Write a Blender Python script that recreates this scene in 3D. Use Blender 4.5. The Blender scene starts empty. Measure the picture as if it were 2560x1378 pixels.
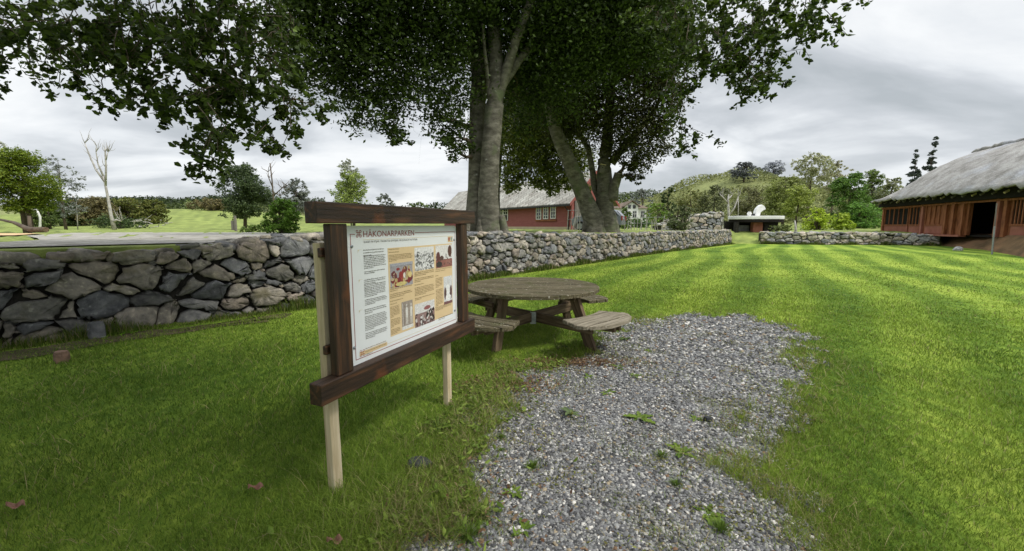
import bpy, math, random
import numpy as np
from mathutils import Vector, Matrix
random.seed(7); rng=np.random.default_rng(7)
S=bpy.context.scene; COL=S.collection
# ---------------- camera ----------------
f=1030.; H=1.5; TH=math.atan(125/f)
cam=bpy.data.objects.new('camera',bpy.data.cameras.new('camera')); COL.objects.link(cam)
cam.data.sensor_width=36; cam.data.lens=f/2560*36; cam.data.clip_start=.05; cam.data.clip_end=3000
cam.location=(0,0,H); cam.rotation_euler=(math.pi/2-TH,0,0); S.camera=cam
# ---------------- world, sun, exposure ----------------
SUN_EL=math.radians(52); SUN_AZ=math.radians(118)      # azimuth from +y clockwise
w=bpy.data.worlds.new('World'); S.world=w; w.use_nodes=True
nt=w.node_tree; N=nt.nodes; Lk=nt.links; N.clear()
def nd(t,**k):
    n=N.new(t)
    for a,b in k.items(): setattr(n,a,b)
    return n
out=nd('ShaderNodeOutputWorld'); bg=nd('ShaderNodeBackground'); bg.inputs[1].default_value=.1
sky=nd('ShaderNodeTexSky',sky_type='NISHITA',sun_disc=False,sun_elevation=SUN_EL,sun_rotation=SUN_AZ)
tc=nd('ShaderNodeTexCoord'); sx=nd('ShaderNodeSeparateXYZ'); Lk.new(tc.outputs['Generated'],sx.inputs[0])
def mth(op,a,b=None,c=None):
    n=nd('ShaderNodeMath',operation=op)
    for i,x in enumerate((a,b,c)):
        if x is None: continue
        if isinstance(x,(int,float)): n.inputs[i].default_value=x
        else: Lk.new(x,n.inputs[i])
    return n.outputs[0]
zz=mth('ADD',mth('MAXIMUM',sx.outputs[2],0),.27)
cx=mth('DIVIDE',sx.outputs[0],zz); cy=mth('DIVIDE',sx.outputs[1],zz)
cb=nd('ShaderNodeCombineXYZ'); Lk.new(cx,cb.inputs[0]); Lk.new(cy,cb.inputs[1])
mp=nd('ShaderNodeMapping'); mp.inputs['Rotation'].default_value=(0,0,-.35); mp.inputs['Scale'].default_value=(.62,.9,1); mp.inputs['Location'].default_value=(2.3,.7,0)
Lk.new(cb.outputs[0],mp.inputs[0])
n1=nd('ShaderNodeTexNoise'); n1.inputs['Scale'].default_value=2.0; n1.inputs['Detail'].default_value=7; n1.inputs['Roughness'].default_value=.52; n1.inputs['Distortion'].default_value=.35
Lk.new(mp.outputs[0],n1.inputs['Vector'])
cr=nd('ShaderNodeValToRGB'); e=cr.color_ramp.elements
e[0].position=.34; e[0].color=(.405,.437,.462,1); e[1].position=.63; e[1].color=(.80,.815,.825,1)
x=e.new(.46); x.color=(.53,.557,.588,1); x=e.new(.54); x.color=(.685,.71,.735,1)
Lk.new(n1.outputs[0],cr.inputs[0])
mr=nd('ShaderNodeMapRange',interpolation_type='SMOOTHSTEP'); mr.inputs[1].default_value=.42; mr.inputs[2].default_value=.95; mr.inputs[3].default_value=1; mr.inputs[4].default_value=2.9
Lk.new(sx.outputs[2],mr.inputs[0])
v1=nd('ShaderNodeVectorMath',operation='SCALE'); Lk.new(cr.outputs[0],v1.inputs[0]); Lk.new(mth('MULTIPLY',mr.outputs[0],10.0),v1.inputs['Scale'])
v2=nd('ShaderNodeVectorMath',operation='SCALE'); Lk.new(sky.outputs[0],v2.inputs[0]); v2.inputs['Scale'].default_value=.06
v3=nd('ShaderNodeVectorMath',operation='ADD'); Lk.new(v1.outputs[0],v3.inputs[0]); Lk.new(v2.outputs[0],v3.inputs[1])
Lk.new(v3.outputs[0],bg.inputs[0]); Lk.new(bg.outputs[0],out.inputs[0])
sl=bpy.data.lights.new('sun','SUN'); sl.energy=2.25; sl.angle=math.radians(9); sl.color=(1,.95,.86)
so=bpy.data.objects.new('sun',sl); COL.objects.link(so)
sd=Vector((math.sin(SUN_AZ)*math.cos(SUN_EL),math.cos(SUN_AZ)*math.cos(SUN_EL),math.sin(SUN_EL)))
so.rotation_euler=sd.to_track_quat('Z','Y').to_euler()
S.view_settings.view_transform='Standard'; S.view_settings.look='None'; S.view_settings.gamma=1; S.view_settings.exposure=.22
S.render.resolution_x=1024; S.render.resolution_y=551
# ---------------- measuring helpers ----------------
def ray(u,v):
    x=(u-1280)/f; y=-(v-689)/f
    return np.array([x,math.cos(TH)+y*math.sin(TH),-math.sin(TH)+y*math.cos(TH)])
def G(u,v,z=0.):                       # point on the level plane z
    d=ray(u,v); t=(z-H)/d[2]; return np.array([0,0,H])+t*d
def D(u,v,d):                          # point at depth d (metres along +y)
    r=ray(u,v); return np.array([0,0,H])+r*(d/r[1])
# ---------------- object helpers ----------------
def tag(o,label=None,cat=None,group=None,kind=None):
    for k,v in (('label',label),('category',cat),('group',group),('kind',kind)):
        if v: o[k]=v
    return o
def root(name,loc,label,cat,group=None):
    o=bpy.data.objects.new(name,None); o.empty_display_size=.2; COL.objects.link(o); o.location=Vector([float(c) for c in loc])
    return tag(o,label,cat,group)
def wloc(o):
    v=Vector(o.location)
    while o.parent: o=o.parent; v=v+o.location
    return v
def mesh(name,V,F,mat=None,parent=None,loc=None,cols=None,smooth=False,uv=None,mats=None,midx=None):
    """V world coordinates; origin at loc or the parent's base"""
    V=np.asarray(V,dtype=np.float64).reshape(-1,3)
    off=np.array(wloc(parent)) if parent else np.array(loc if loc is not None else (0,0,0),dtype=float)
    me=bpy.data.meshes.new(name); Vl=V-off
    if isinstance(F,np.ndarray):
        k=F.shape[1]; n=F.shape[0]
        me.vertices.add(len(Vl)); me.vertices.foreach_set('co',Vl.astype(np.float32).ravel())
        me.loops.add(n*k); me.loops.foreach_set('vertex_index',F.astype(np.int32).ravel())
        me.polygons.add(n); me.polygons.foreach_set('loop_start',np.arange(0,n*k,k,dtype=np.int32))
        try: me.polygons.foreach_set('loop_total',np.full(n,k,dtype=np.int32))
        except Exception: pass
        me.update(calc_edges=True)
    else:
        me.from_pydata([tuple(p) for p in Vl],[],[tuple(int(i) for i in q) for q in F])
    if cols is not None:
        c=np.ones((len(Vl),4),dtype=np.float32); c[:,:3]=cols
        a=me.color_attributes.new('Col','FLOAT_COLOR','POINT'); a.data.foreach_set('color',c.ravel())
    if uv is not None:
        l=me.uv_layers.new(name='UVMap'); li=np.empty(len(me.loops),dtype=np.int32); me.loops.foreach_get('vertex_index',li)
        l.data.foreach_set('uv',np.asarray(uv,dtype=np.float32)[li].ravel())
    for m in (mats or ([mat] if mat else [])): me.materials.append(m)
    if midx is not None: me.polygons.foreach_set('material_index',np.asarray(midx,dtype=np.int32))
    if smooth: me.polygons.foreach_set('use_smooth',np.ones(len(me.polygons),dtype=bool))
    me.update()
    o=bpy.data.objects.new(name,me); COL.objects.link(o)
    if parent: o.parent=parent
    elif loc is not None: o.location=Vector([float(c) for c in loc])
    return o
class MB:
    def __init__(s): s.V=[]; s.F=[]; s.C=[]
    def add(s,V,F,col=None):
        b=len(s.V); s.V+= [tuple(map(float,p)) for p in V]; s.F+=[tuple(i+b for i in q) for q in F]
        s.C+=[col or (1,1,1)]*len(V)
    def box(s,c,size,R=None,col=None,bev=0):
        x,y,z=[a/2 for a in size]; P=[]
        for sz in (-z,z):
            for px,py in ((-x,-y),(x,-y),(x,y),(-x,y)): P.append((px,py,sz))
        if R is not None: P=[tuple(R@Vector(p)) for p in P]
        P=[(p[0]+c[0],p[1]+c[1],p[2]+c[2]) for p in P]
        s.add(P,[(3,2,1,0),(4,5,6,7),(0,1,5,4),(1,2,6,5),(2,3,7,6),(3,0,4,7)],col)
    def tube(s,pts,rad,seg=8,col=None,cap=True,squash=None):
        pts=[Vector([float(c) for c in p]) for p in pts]; n=len(pts)
        V=[];F=[];up=Vector((.13,.31,.94)).normalized()
        for i,p in enumerate(pts):
            t=(pts[min(i+1,n-1)]-pts[max(i-1,0)]).normalized()
            a=t.cross(up)
            if a.length<.2: a=t.cross(Vector((1,0,0)))
            a.normalize(); b=a.cross(t); r=rad[i] if hasattr(rad,'__len__') else rad
            for k in range(seg):
                an=2*math.pi*k/seg; rr=r*(squash[i][k] if squash else 1)
                V.append(p+a*math.cos(an)*rr+b*math.sin(an)*rr)
        for i in range(n-1):
            for k in range(seg): F.append((i*seg+k,i*seg+(k+1)%seg,(i+1)*seg+(k+1)%seg,(i+1)*seg+k))
        if cap: F.append(tuple(range(seg))[::-1]); F.append(tuple(range((n-1)*seg,n*seg)))
        s.add(V,F,col)
    def prism(s,poly,z0,z1,M=None,col=None):
        n=len(poly); V=[(x,y,z0) for x,y in poly]+[(x,y,z1) for x,y in poly]
        if M is not None: V=[tuple(M@Vector(p)) for p in V]
        s.add(V,[tuple(range(n))[::-1],tuple(range(n,2*n))]+[(i,(i+1)%n,n+(i+1)%n,n+i) for i in range(n)],col)
    def build(s,name,mat,parent=None,loc=None,smooth=False,usecol=False,bevel=0):
        o=mesh(name,s.V,s.F,mat,parent,loc,cols=np.array(s.C) if usecol else None,smooth=smooth)
        if bevel:
            m=o.modifiers.new('bevel','BEVEL'); m.width=bevel; m.segments=2; m.limit_method='ANGLE'; m.angle_limit=math.radians(40)
        return o
def beam(name,a,b,w,h,mat,parent,up=(0,0,1),bevel=.004,wob=0):
    """a bar from a to b, width w (sideways), height h, with local x along it (for the grain)"""
    a=Vector([float(c) for c in a]); b=Vector([float(c) for c in b]); d=b-a; L=d.length; X=d.normalized(); U=Vector(up); Y=U.cross(X)
    Y.normalize(); Z=X.cross(Y); R=Matrix((X,Y,Z)).transposed()
    n=max(2,int(L/.08)); V=[];F=[]
    for i in range(n+1):
        for sy,sz in ((-1,-1),(1,-1),(1,1),(-1,1)):
            V.append((L*i/n,sy*w/2+random.uniform(-wob,wob),sz*h/2+random.uniform(-wob,wob)))
    for i in range(n):
        for k in range(4): F.append((i*4+k,(i+1)*4+k,(i+1)*4+(k+1)%4,i*4+(k+1)%4))
    F.append((3,2,1,0)[::-1]); F.append(tuple(n*4+k for k in (3,2,1,0)))
    me=bpy.data.meshes.new(name); me.from_pydata(V,[],F); me.materials.append(mat)
    import bmesh
    bm=bmesh.new(); bm.from_mesh(me); bmesh.ops.recalc_face_normals(bm,faces=bm.faces); bm.to_mesh(me); bm.free()
    o=bpy.data.objects.new(name,me); COL.objects.link(o)
    o.rotation_mode='QUATERNION'; o.rotation_quaternion=R.to_quaternion(); o.location=a
    if parent: o.parent=parent; o.location=a-wloc(parent)
    if bevel:
        m=o.modifiers.new('bevel','BEVEL'); m.width=bevel; m.segments=2; m.limit_method='ANGLE'; m.angle_limit=math.radians(50)
    return o
# ---------------- materials ----------------
def mat(name,cols,scale=5,stretch=(1,1,1),rough=.8,bump=.0,bscale=None,detail=6,attr=False,spots=None,trans=0,spec=.3,metal=0,lo=.3,hi=.7,dist=0,bdist=.02,coord='Object'):
    m=bpy.data.materials.new(name); m.use_nodes=True; t=m.node_tree; n=t.nodes; l=t.links; n.clear()
    o=n.new('ShaderNodeOutputMaterial'); b=n.new('ShaderNodeBsdfPrincipled'); b.inputs['Roughness'].default_value=rough
    b.inputs['Specular IOR Level'].default_value=spec; b.inputs['Metallic'].default_value=metal
    c=n.new('ShaderNodeTexCoord'); mp=n.new('ShaderNodeMapping'); mp.inputs['Scale'].default_value=stretch; l.new(c.outputs[coord],mp.inputs[0])
    nz=n.new('ShaderNodeTexNoise'); nz.inputs['Scale'].default_value=scale; nz.inputs['Detail'].default_value=detail; nz.inputs['Roughness'].default_value=.62; nz.inputs['Distortion'].default_value=dist
    l.new(mp.outputs[0],nz.inputs['Vector'])
    r=n.new('ShaderNodeValToRGB'); el=r.color_ramp.elements
    el[0].position=lo; el[0].color=(*cols[0],1); el[1].position=hi; el[1].color=(*cols[-1],1)
    for i in range(1,len(cols)-1):
        q=el.new(lo+(hi-lo)*i/(len(cols)-1)); q.color=(*cols[i],1)
    l.new(nz.outputs[0],r.inputs[0]); cur=r.outputs[0]
    if spots:
        for (sc,th,colr,wd) in spots:
            s2=n.new('ShaderNodeTexNoise'); s2.inputs['Scale'].default_value=sc; s2.inputs['Detail'].default_value=5; l.new(c.outputs[coord],s2.inputs['Vector'])
            k=n.new('ShaderNodeMapRange'); k.inputs[1].default_value=th; k.inputs[2].default_value=th+wd; l.new(s2.outputs[0],k.inputs[0])
            mx=n.new('ShaderNodeMix'); mx.data_type='RGBA'; l.new(k.outputs[0],mx.inputs[0]); l.new(cur,mx.inputs[6]); mx.inputs[7].default_value=(*colr,1); cur=mx.outputs[2]
    if attr:
        a=n.new('ShaderNodeAttribute'); a.attribute_name='Col'
        mx=n.new('ShaderNodeMix'); mx.data_type='RGBA'; mx.blend_type='MULTIPLY'; mx.inputs[0].default_value=1; l.new(cur,mx.inputs[6]); l.new(a.outputs[0],mx.inputs[7]); cur=mx.outputs[2]
    l.new(cur,b.inputs['Base Color'])
    if bump:
        bn=n.new('ShaderNodeTexNoise'); bn.inputs['Scale'].default_value=bscale or scale*2; bn.inputs['Detail'].default_value=8; bn.inputs['Roughness'].default_value=.65; l.new(mp.outputs[0],bn.inputs['Vector'])
        bb=n.new('ShaderNodeBump'); bb.inputs['Strength'].default_value=bump; bb.inputs['Distance'].default_value=bdist; l.new(bn.outputs[0],bb.inputs['Height']); l.new(bb.outputs[0],b.inputs['Normal'])
    if trans:
        tr=n.new('ShaderNodeBsdfTranslucent'); l.new(cur,tr.inputs[0]); ms=n.new('ShaderNodeMixShader'); ms.inputs[0].default_value=trans
        l.new(b.outputs[0],ms.inputs[1]); l.new(tr.outputs[0],ms.inputs[2]); l.new(ms.outputs[0],o.inputs[0])
    else: l.new(b.outputs[0],o.inputs[0])
    return m
W1=(1,1,1)
M={}
M['leaf']=mat('leaf',[(.85,.85,.85),(1.1,1.1,1.1)],scale=.7,attr=True,trans=.32,rough=.55,spec=.25,detail=2)
M['grass']=mat('grass_blade',[(.8,.8,.8),(1.15,1.15,1.15)],scale=1.2,attr=True,trans=.3,rough=.6,spec=.2,detail=3)
M['bark']=mat('beech_bark',[(.050,.045,.034),(.125,.116,.092),(.23,.215,.175)],scale=3.5,stretch=(1,1,2.0),rough=.9,bump=.5,bscale=9,spots=[(1.3,.56,(.10,.12,.06),.12),(6,.66,(.30,.30,.27),.10)],bdist=.04)
M['barkdark']=mat('bark_brown',[(.06,.045,.035),(.15,.12,.09)],scale=4,stretch=(1,1,.4),rough=.95,bump=.5)
M['birch']=mat('bark_pale',[(.20,.18,.16),(.58,.56,.53)],scale=5,stretch=(1,1,1),rough=.8,bump=.2)
M['stain']=mat('stained_wood',[(.010,.006,.004),(.040,.020,.010),(.13,.055,.022)],scale=2.2,stretch=(1.2,16,16),rough=.55,bump=.55,bscale=3,lo=.28,hi=.74,spots=[(3.5,.63,(.15,.048,.015),.14)],spec=.45,bdist=.008)
M['pine']=mat('pale_wood',[(.33,.25,.14),(.52,.43,.28),(.66,.57,.41)],scale=1.6,stretch=(1,14,14),rough=.75,bump=.15,spots=[(9,.68,(.33,.22,.11),.05)],bdist=.004)
M['weather']=mat('weathered_top',[(.035,.030,.016),(.105,.088,.050),(.19,.165,.105)],scale=2.4,stretch=(1.3,18,18),rough=.9,bump=.6,bscale=3,spots=[(5,.55,(.075,.075,.028),.15),(22,.66,(.40,.38,.31),.03),(60,.66,(.42,.40,.34),.03)],bdist=.008)
M['weather2']=mat('weathered_seat',[(.11,.095,.065),(.24,.21,.155),(.36,.32,.25)],scale=2.2,stretch=(1.2,20,20),rough=.9,bump=.5,bscale=3,spots=[(6,.6,(.10,.09,.045),.15),(40,.68,(.45,.42,.36),.03)],bdist=.006)
M['legwood']=mat('brown_treated_wood',[(.05,.034,.02),(.13,.09,.055),(.23,.17,.11)],scale=2.,stretch=(1.2,15,15),rough=.85,bump=.4,bscale=3,spots=[(3,.56,(.11,.10,.05),.2)],bdist=.006)
M['steel']=mat('galvanised_steel',[(.22,.24,.26),(.42,.44,.46)],scale=20,rough=.45,metal=.7)
M['stone']=mat('wall_stone',[(.45,.45,.46),(.92,.91,.89),(1.38,1.33,1.24)],scale=7,lo=.33,hi=.68,rough=.92,bump=.85,bscale=9,attr=True,spots=[(14,.63,(1.5,1.5,1.4),.05),(2.5,.58,(.62,.60,.45),.12)],bdist=.04,detail=10)
M['core']=mat('dark_rubble',[(.015,.014,.012),(.05,.045,.038)],scale=9,rough=1,bump=.8)
M['red']=mat('red_paint',[(.235,.07,.06),(.30,.10,.088)],scale=2,rough=.7,stretch=(1,1,6),bump=.1)
M['redh']=mat('red_brown_timber',[(.10,.030,.012),(.24,.085,.035),(.32,.13,.06)],scale=2.5,rough=.8,stretch=(3,3,.6),bump=.3)
M['redhl']=mat('faded_red_panel',[(.24,.085,.055),(.36,.15,.11)],scale=1.5,rough=.8,bump=.15)
M['dark']=mat('dark_interior_and_shade',[(.006,.005,.004),(.015,.012,.01)],scale=3,rough=1)
M['darktrim']=mat('dark_trim',[(.015,.015,.016),(.03,.03,.032)],scale=3,rough=.5)
M['white']=mat('white_paint',[(.68,.68,.66),(.78,.78,.77)],scale=3,rough=.5,bump=.05)
M['cream']=mat('cream_plaster',[(.40,.33,.20),(.52,.44,.30)],scale=1.5,rough=.9,bump=.2)
M['glass']=mat('window_glass',[(.01,.012,.014),(.03,.034,.038)],scale=1,rough=.08,spec=.8)
M['greywood']=mat('grey_boards',[(.10,.09,.08),(.22,.20,.18)],scale=2,stretch=(9,9,.4),rough=.9,bump=.3)
M['thatch']=mat('weathered_thatch',[(.20,.19,.175),(.34,.328,.31),(.46,.45,.43)],scale=1.1,stretch=(1.2,1.2,.9),rough=.95,bump=1.,bscale=9,bdist=.12,spots=[(.45,.54,(.42,.43,.46),.14),(14,.64,(.18,.14,.10),.06)],detail=10)
M['slatecap']=mat('slate_slab',[(.16,.16,.17),(.30,.30,.30)],scale=3,rough=.8,bump=.4)
M['soil']=mat('soil',[(.06,.035,.02),(.13,.08,.05)],scale=3,rough=1,bump=.5)
M['panelw']=mat('white_sign_plate',[(.72,.74,.75),(.77,.79,.80)],scale=4,rough=.35,spec=.4)
M['tan']=mat('tan_print',[(.66,.50,.29),(.70,.54,.32)],scale=4,rough=.4)
M['redp']=mat('dark_red_print',[(.27,.045,.04),(.31,.055,.045)],scale=4,rough=.4)
M['ink']=mat('dark_ink',[(.10,.09,.075),(.14,.13,.11)],scale=4,rough=.5)
M['gold']=mat('gold_print',[(.60,.50,.28),(.64,.54,.32)],scale=4,rough=.4)
M['col']=mat('printed_picture',[(.7,.7,.7),(1.15,1.15,1.15)],scale=90,rough=.4,attr=True,detail=3)
M['attr']=mat('plain_attribute',[(.8,.8,.8),(1.15,1.15,1.15)],scale=14,rough=.9,attr=True,bump=.4,bscale=40)
M['carp']=mat('grey_car_paint',[(.20,.22,.25),(.24,.26,.29)],scale=2,rough=.25,spec=.6,metal=.5)
M['rubber']=mat('tyre_rubber',[(.01,.01,.01),(.02,.02,.02)],scale=9,rough=.8)
# ---------------- terrain ----------------
WALL=[(-12.5,-3.6),(-9.5,.5),(-6.55,4.75),(-5.45,6.0),(-3.75,7.65),(-.92,11.79),(3.78,17.6),(8.5,23.45),(18.0,33.9)]
WTOP=[1.06,1.06,1.08,1.10,1.30,1.27,1.12,1.10,1.12]
FAR=[(20.3,33.7),(24.2,32.5),(29.,32.2),(31.7,30.6)]
EDGE=WALL+[(18.15,33.9),(20.15,33.72)]+FAR+[(31.65,30.4),(29,25.5),(23.9,19.2),(24.5,8),(25,-8),(14,-16),(-6,-16),(-13.5,-9)]
ez=np.array([1.18]*9+[.02,.02]+[.95,.95,.92,.6]+[.05,.12,.05,.3,.3,.3,.3,.8])
E_=np.array(EDGE); Eaz=np.arctan2(E_[:,0],E_[:,1])
def bound(az):                       # distance to lawn edge polygon and terrace height there
    dx,dy=math.sin(az),math.cos(az); best=None
    n=len(EDGE)
    for i in range(n):
        a=E_[i]; b=E_[(i+1)%n]; d=b-a
        den=dx*(-d[1])+dy*d[0]
        if abs(den)<1e-9: continue
        t=(a[0]*(-d[1])+a[1]*d[0])/den; s=(dx*a[1]-dy*a[0])/den
        if t>0 and -1e-6<=s<=1+1e-6 and (best is None or t<best[0]): best=(t,ez[i]*(1-s)+ez[(i+1)%n]*s,min(.24/max(abs(dx*d[1]-dy*d[0])/math.hypot(*d),.05),1.8))
    return best
def terr(x,y,az=None):
    """height of the ground beyond the lawn"""
    x=np.asarray(x,float); y=np.asarray(y,float); r=np.hypot(x,y)
    z=1.2-.25/(1+np.exp(-(x-14)/3.)) +np.clip(r-45,0,400)*.012
    def g(u,d,h,sx,sy):
        cx=(u-1280)/f*d; return h*np.exp(-((x-cx)/sx)**2-((y-d)/sy)**2)
    z=z+g(500,75,2.6,26,26)                 # pale field rising on the left
    z=z+g(480,260,9.5,90,60)+g(100,300,9,120,60)+g(900,330,9,140,60)
    z=z+g(1840,165,14.5,32,40)+g(1640,200,6,45,45)+g(2150,170,5,50,50)+g(2700,200,6,90,80)
    return z
def terrz(x,y):
    b,z0,ex=bound(math.atan2(x,y)); k=min(1,max(0,(math.hypot(x,y)-b-ex)/4.)); return z0*(1-k)+float(terr(x,y))*k
naz=840; azs=np.linspace(-math.pi,math.pi,naz,endpoint=False)
bd=[bound(a) for a in azs]
# the lawn sheet
V=[(0,0,0)];F=[]
rings=[.08,.2,.35,.5,.65,.8,.9,1.0]
for k in rings:
    for a,(b,_,ex) in zip(azs,bd): V.append((math.sin(a)*(b+ex*.7)*k,math.cos(a)*(b+ex*.7)*k,0))
for i in range(naz): F.append((0,1+(i+1)%naz,1+i))
for r in range(len(rings)-1):
    for i in range(naz): F.append((1+r*naz+i,1+r*naz+(i+1)%naz,1+(r+1)*naz+(i+1)%naz,1+(r+1)*naz+i))
STR_AZ=math.radians(31)
def stripe_np(x,y):
    w_=x*math.cos(STR_AZ)-y*math.sin(STR_AZ)
    w_=w_+.35*np.sin(x*.31+y*.17)+.25*np.sin(y*.5+1)
    return .5+.5*np.tanh(2.0*np.sin(w_*2*math.pi/1.5))
def lawn_material():
    m=bpy.data.materials.new('mown_lawn'); m.use_nodes=True; t=m.node_tree; n=t.nodes; l=t.links
    b=n['Principled BSDF']; b.inputs['Roughness'].default_value=.9; b.inputs['Specular IOR Level'].default_value=.1
    c=n.new('ShaderNodeTexCoord'); s=n.new('ShaderNodeSeparateXYZ'); l.new(c.outputs['Object'],s.inputs[0])
    def mm(op,a,b=None,c=None):
        q=n.new('ShaderNodeMath'); q.operation=op
        for i,x in enumerate((a,b,c)):
            if x is None: continue
            if isinstance(x,(int,float)): q.inputs[i].default_value=x
            else: l.new(x,q.inputs[i])
        return q.outputs[0]
    X,Y=s.outputs[0],s.outputs[1]
    W=mm('SUBTRACT',mm('MULTIPLY',X,math.cos(STR_AZ)),mm('MULTIPLY',Y,math.sin(STR_AZ)))
    W=mm('ADD',W,mm('MULTIPLY',mm('SINE',mm('ADD',mm('MULTIPLY',X,.31),mm('MULTIPLY',Y,.17))),.35))
    W=mm('ADD',W,mm('MULTIPLY',mm('SINE',mm('ADD',mm('MULTIPLY',Y,.5),1)),.25))
    T=mm('TANH',mm('MULTIPLY',mm('SINE',mm('MULTIPLY',W,2*math.pi/1.5)),2.0))
    nz=n.new('ShaderNodeTexNoise'); nz.inputs['Scale'].default_value=.35; nz.inputs['Detail'].default_value=6; l.new(c.outputs['Object'],nz.inputs['Vector'])
    nf=n.new('ShaderNodeTexNoise'); nf.inputs['Scale'].default_value=9; nf.inputs['Detail'].default_value=8; nf.inputs['Roughness'].default_value=.7
    mpp=n.new('ShaderNodeMapping'); mpp.inputs['Rotation'].default_value=(0,0,.5); mpp.inputs['Scale'].default_value=(1,.45,1); l.new(c.outputs['Object'],mpp.inputs[0]); l.new(mpp.outputs[0],nf.inputs['Vector'])
    T=mm('MULTIPLY',T,mm('MINIMUM',mm('MAXIMUM',mm('SUBTRACT',mm('ADD',X,mm('MULTIPLY',Y,.25)),.8),0),1))
    fac=mm('ADD',mm('MULTIPLY',T,.16),mm('ADD',mm('MULTIPLY',mm('SUBTRACT',nz.outputs[0],.5),1.1),mm('ADD',mm('MULTIPLY',mm('SUBTRACT',nf.outputs[0],.5),1.7),.5)))
    r=n.new('ShaderNodeValToRGB'); el=r.color_ramp.elements; el[0].position=.1; el[0].color=(.045,.10,.012,1); el[1].position=.85; el[1].color=(.30,.38,.058,1)
    q=el.new(.5); q.color=(.15,.235,.028,1); l.new(fac,r.inputs[0])
    l.new(r.outputs[0],b.inputs['Base Color'])
    bp=n.new('ShaderNodeBump'); bp.inputs['Strength'].default_value=.8; bp.inputs['Distance'].default_value=.05; l.new(nf.outputs[0],bp.inputs['Height']); l.new(bp.outputs[0],b.inputs['Normal'])
    return m
M['lawn']=lawn_material()
o=mesh('lawn',V,F,M['lawn']); tag(o,kind='structure')
# the terrain beyond
steps=np.concatenate([[.12,.24,.7,1.3,2,3,4.2,5.6,7.5,10],np.geomspace(13,1400,46)])
V=[];C=[]
for r in steps:
    for a,(b,z0,ex) in zip(azs,bd):
        q_=b+(ex*.6 if r<.15 else ex+r-.24); x=math.sin(a)*q_; y=math.cos(a)*q_; V.append((x,y,0)); C.append(z0)
V=np.array(V); z0=np.array(C); rr=np.repeat(steps,naz)
T_=terr(V[:,0],V[:,1]); k=np.clip(rr/4.,0,1)
V[:,2]=z0*(1-k)+T_*k
V[:naz,2]=-.01
V[:,2]+= np.where(rr>4,rng.normal(0,.02,len(V)),0)
base=np.tile(np.array([.19,.235,.065]),(len(V),1))
dist=np.hypot(V[:,0],V[:,1]); uu=1280+f*V[:,0]/np.maximum(V[:,1],.1)
far=np.clip((dist-85)/60,0,1)[:,None]; base=base*(1-far)+np.array([.17,.19,.075])*far
brown=((uu>2350)&(V[:,1]>5)&(rr<9)).astype(float)[:,None]*.95; base=base*(1-brown)+np.array([.15,.085,.05])*brown
base*=rng.uniform(.82,1.18,(len(V),1))
F=[]
for r in range(len(steps)-1):
    i=np.arange(naz); j=(i+1)%naz; F.append(np.stack([r*naz+i,r*naz+j,(r+1)*naz+j,(r+1)*naz+i],1))
M['terr']=mat('meadow',[(.55,.6,.5),(1.0,1.0,.9),(1.4,1.3,1.2)],scale=.9,rough=1,attr=True,bump=.6,bscale=6,detail=10,bdist=.08)
o=mesh('terrain',V,np.concatenate(F),M['terr'],cols=base,smooth=True); tag(o,kind='structure')
def sheet(name,pts,mat_,zoff,kind='structure',n=14,sub=3,zf=None):
    """irregular polygon sheet on the ground"""
    P=[]
    for i,a in enumerate(pts):
        b=pts[(i+1)%len(pts)]
        for k in range(sub):
            t=k/sub; P.append((a[0]*(1-t)+b[0]*t+(random.uniform(-n,n)/100),a[1]*(1-t)+b[1]*t+(random.uniform(-n,n)/100)))
    V=[(x,y,(zf(x,y) if zf else 0)+zoff) for x,y in P]
    c=np.mean(V,axis=0); 
    Vs=[tuple(c[:2])+((zf(c[0],c[1]) if zf else 0)+zoff,)]
    R=6
    for r in range(1,R+1):
        for x,y,_ in V:
            X=c[0]+(x-c[0])*r/R; Y=c[1]+(y-c[1])*r/R; Vs.append((X,Y,(zf(X,Y) if zf else 0)+zoff))
    m_=len(V); Fs=[(0,1+i,1+(i+1)%m_) for i in range(m_)]
    for r in range(R-1):
        for i in range(m_): Fs.append((1+r*m_+i,1+(r+1)*m_+i,1+(r+1)*m_+(i+1)%m_,1+r*m_+(i+1)%m_))
    o=mesh(name,Vs,Fs,mat_); tag(o,kind=kind); return o,P
# pale gravel yard behind the left wall
M['yard']=mat('pale_crushed_stone',[(.13,.12,.10),(.30,.285,.25),(.46,.44,.40)],scale=3.5,rough=1,bump=.8,bscale=30,stretch=(1,1,1),detail=10)
yp=[(-7.75,4.85),(-6.3,6.35),(-4.55,8.05),(-3.2,9.8),(-5.5,13.5),(-9.,17),(-15.5,17),(-17,16),(-13.5,11.5),(-9.2,8.1)]
yz=lambda x,y:1.2+.0*x
sheet('gravel_yard',yp,M['yard'],.022,n=8,zf=lambda x,y: terrz(x,y))
sp=[(-14.,11.6),(-16.5,14.5),(-21,14.5),(-19,11.2)]
M['sand']=mat('orange_sand',[(.50,.33,.17),(.62,.44,.26)],scale=3,rough=1,bump=.3)
sheet('sand_patch',sp,M['sand'],.03,zf=lambda x,y: terrz(x,y))
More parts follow.
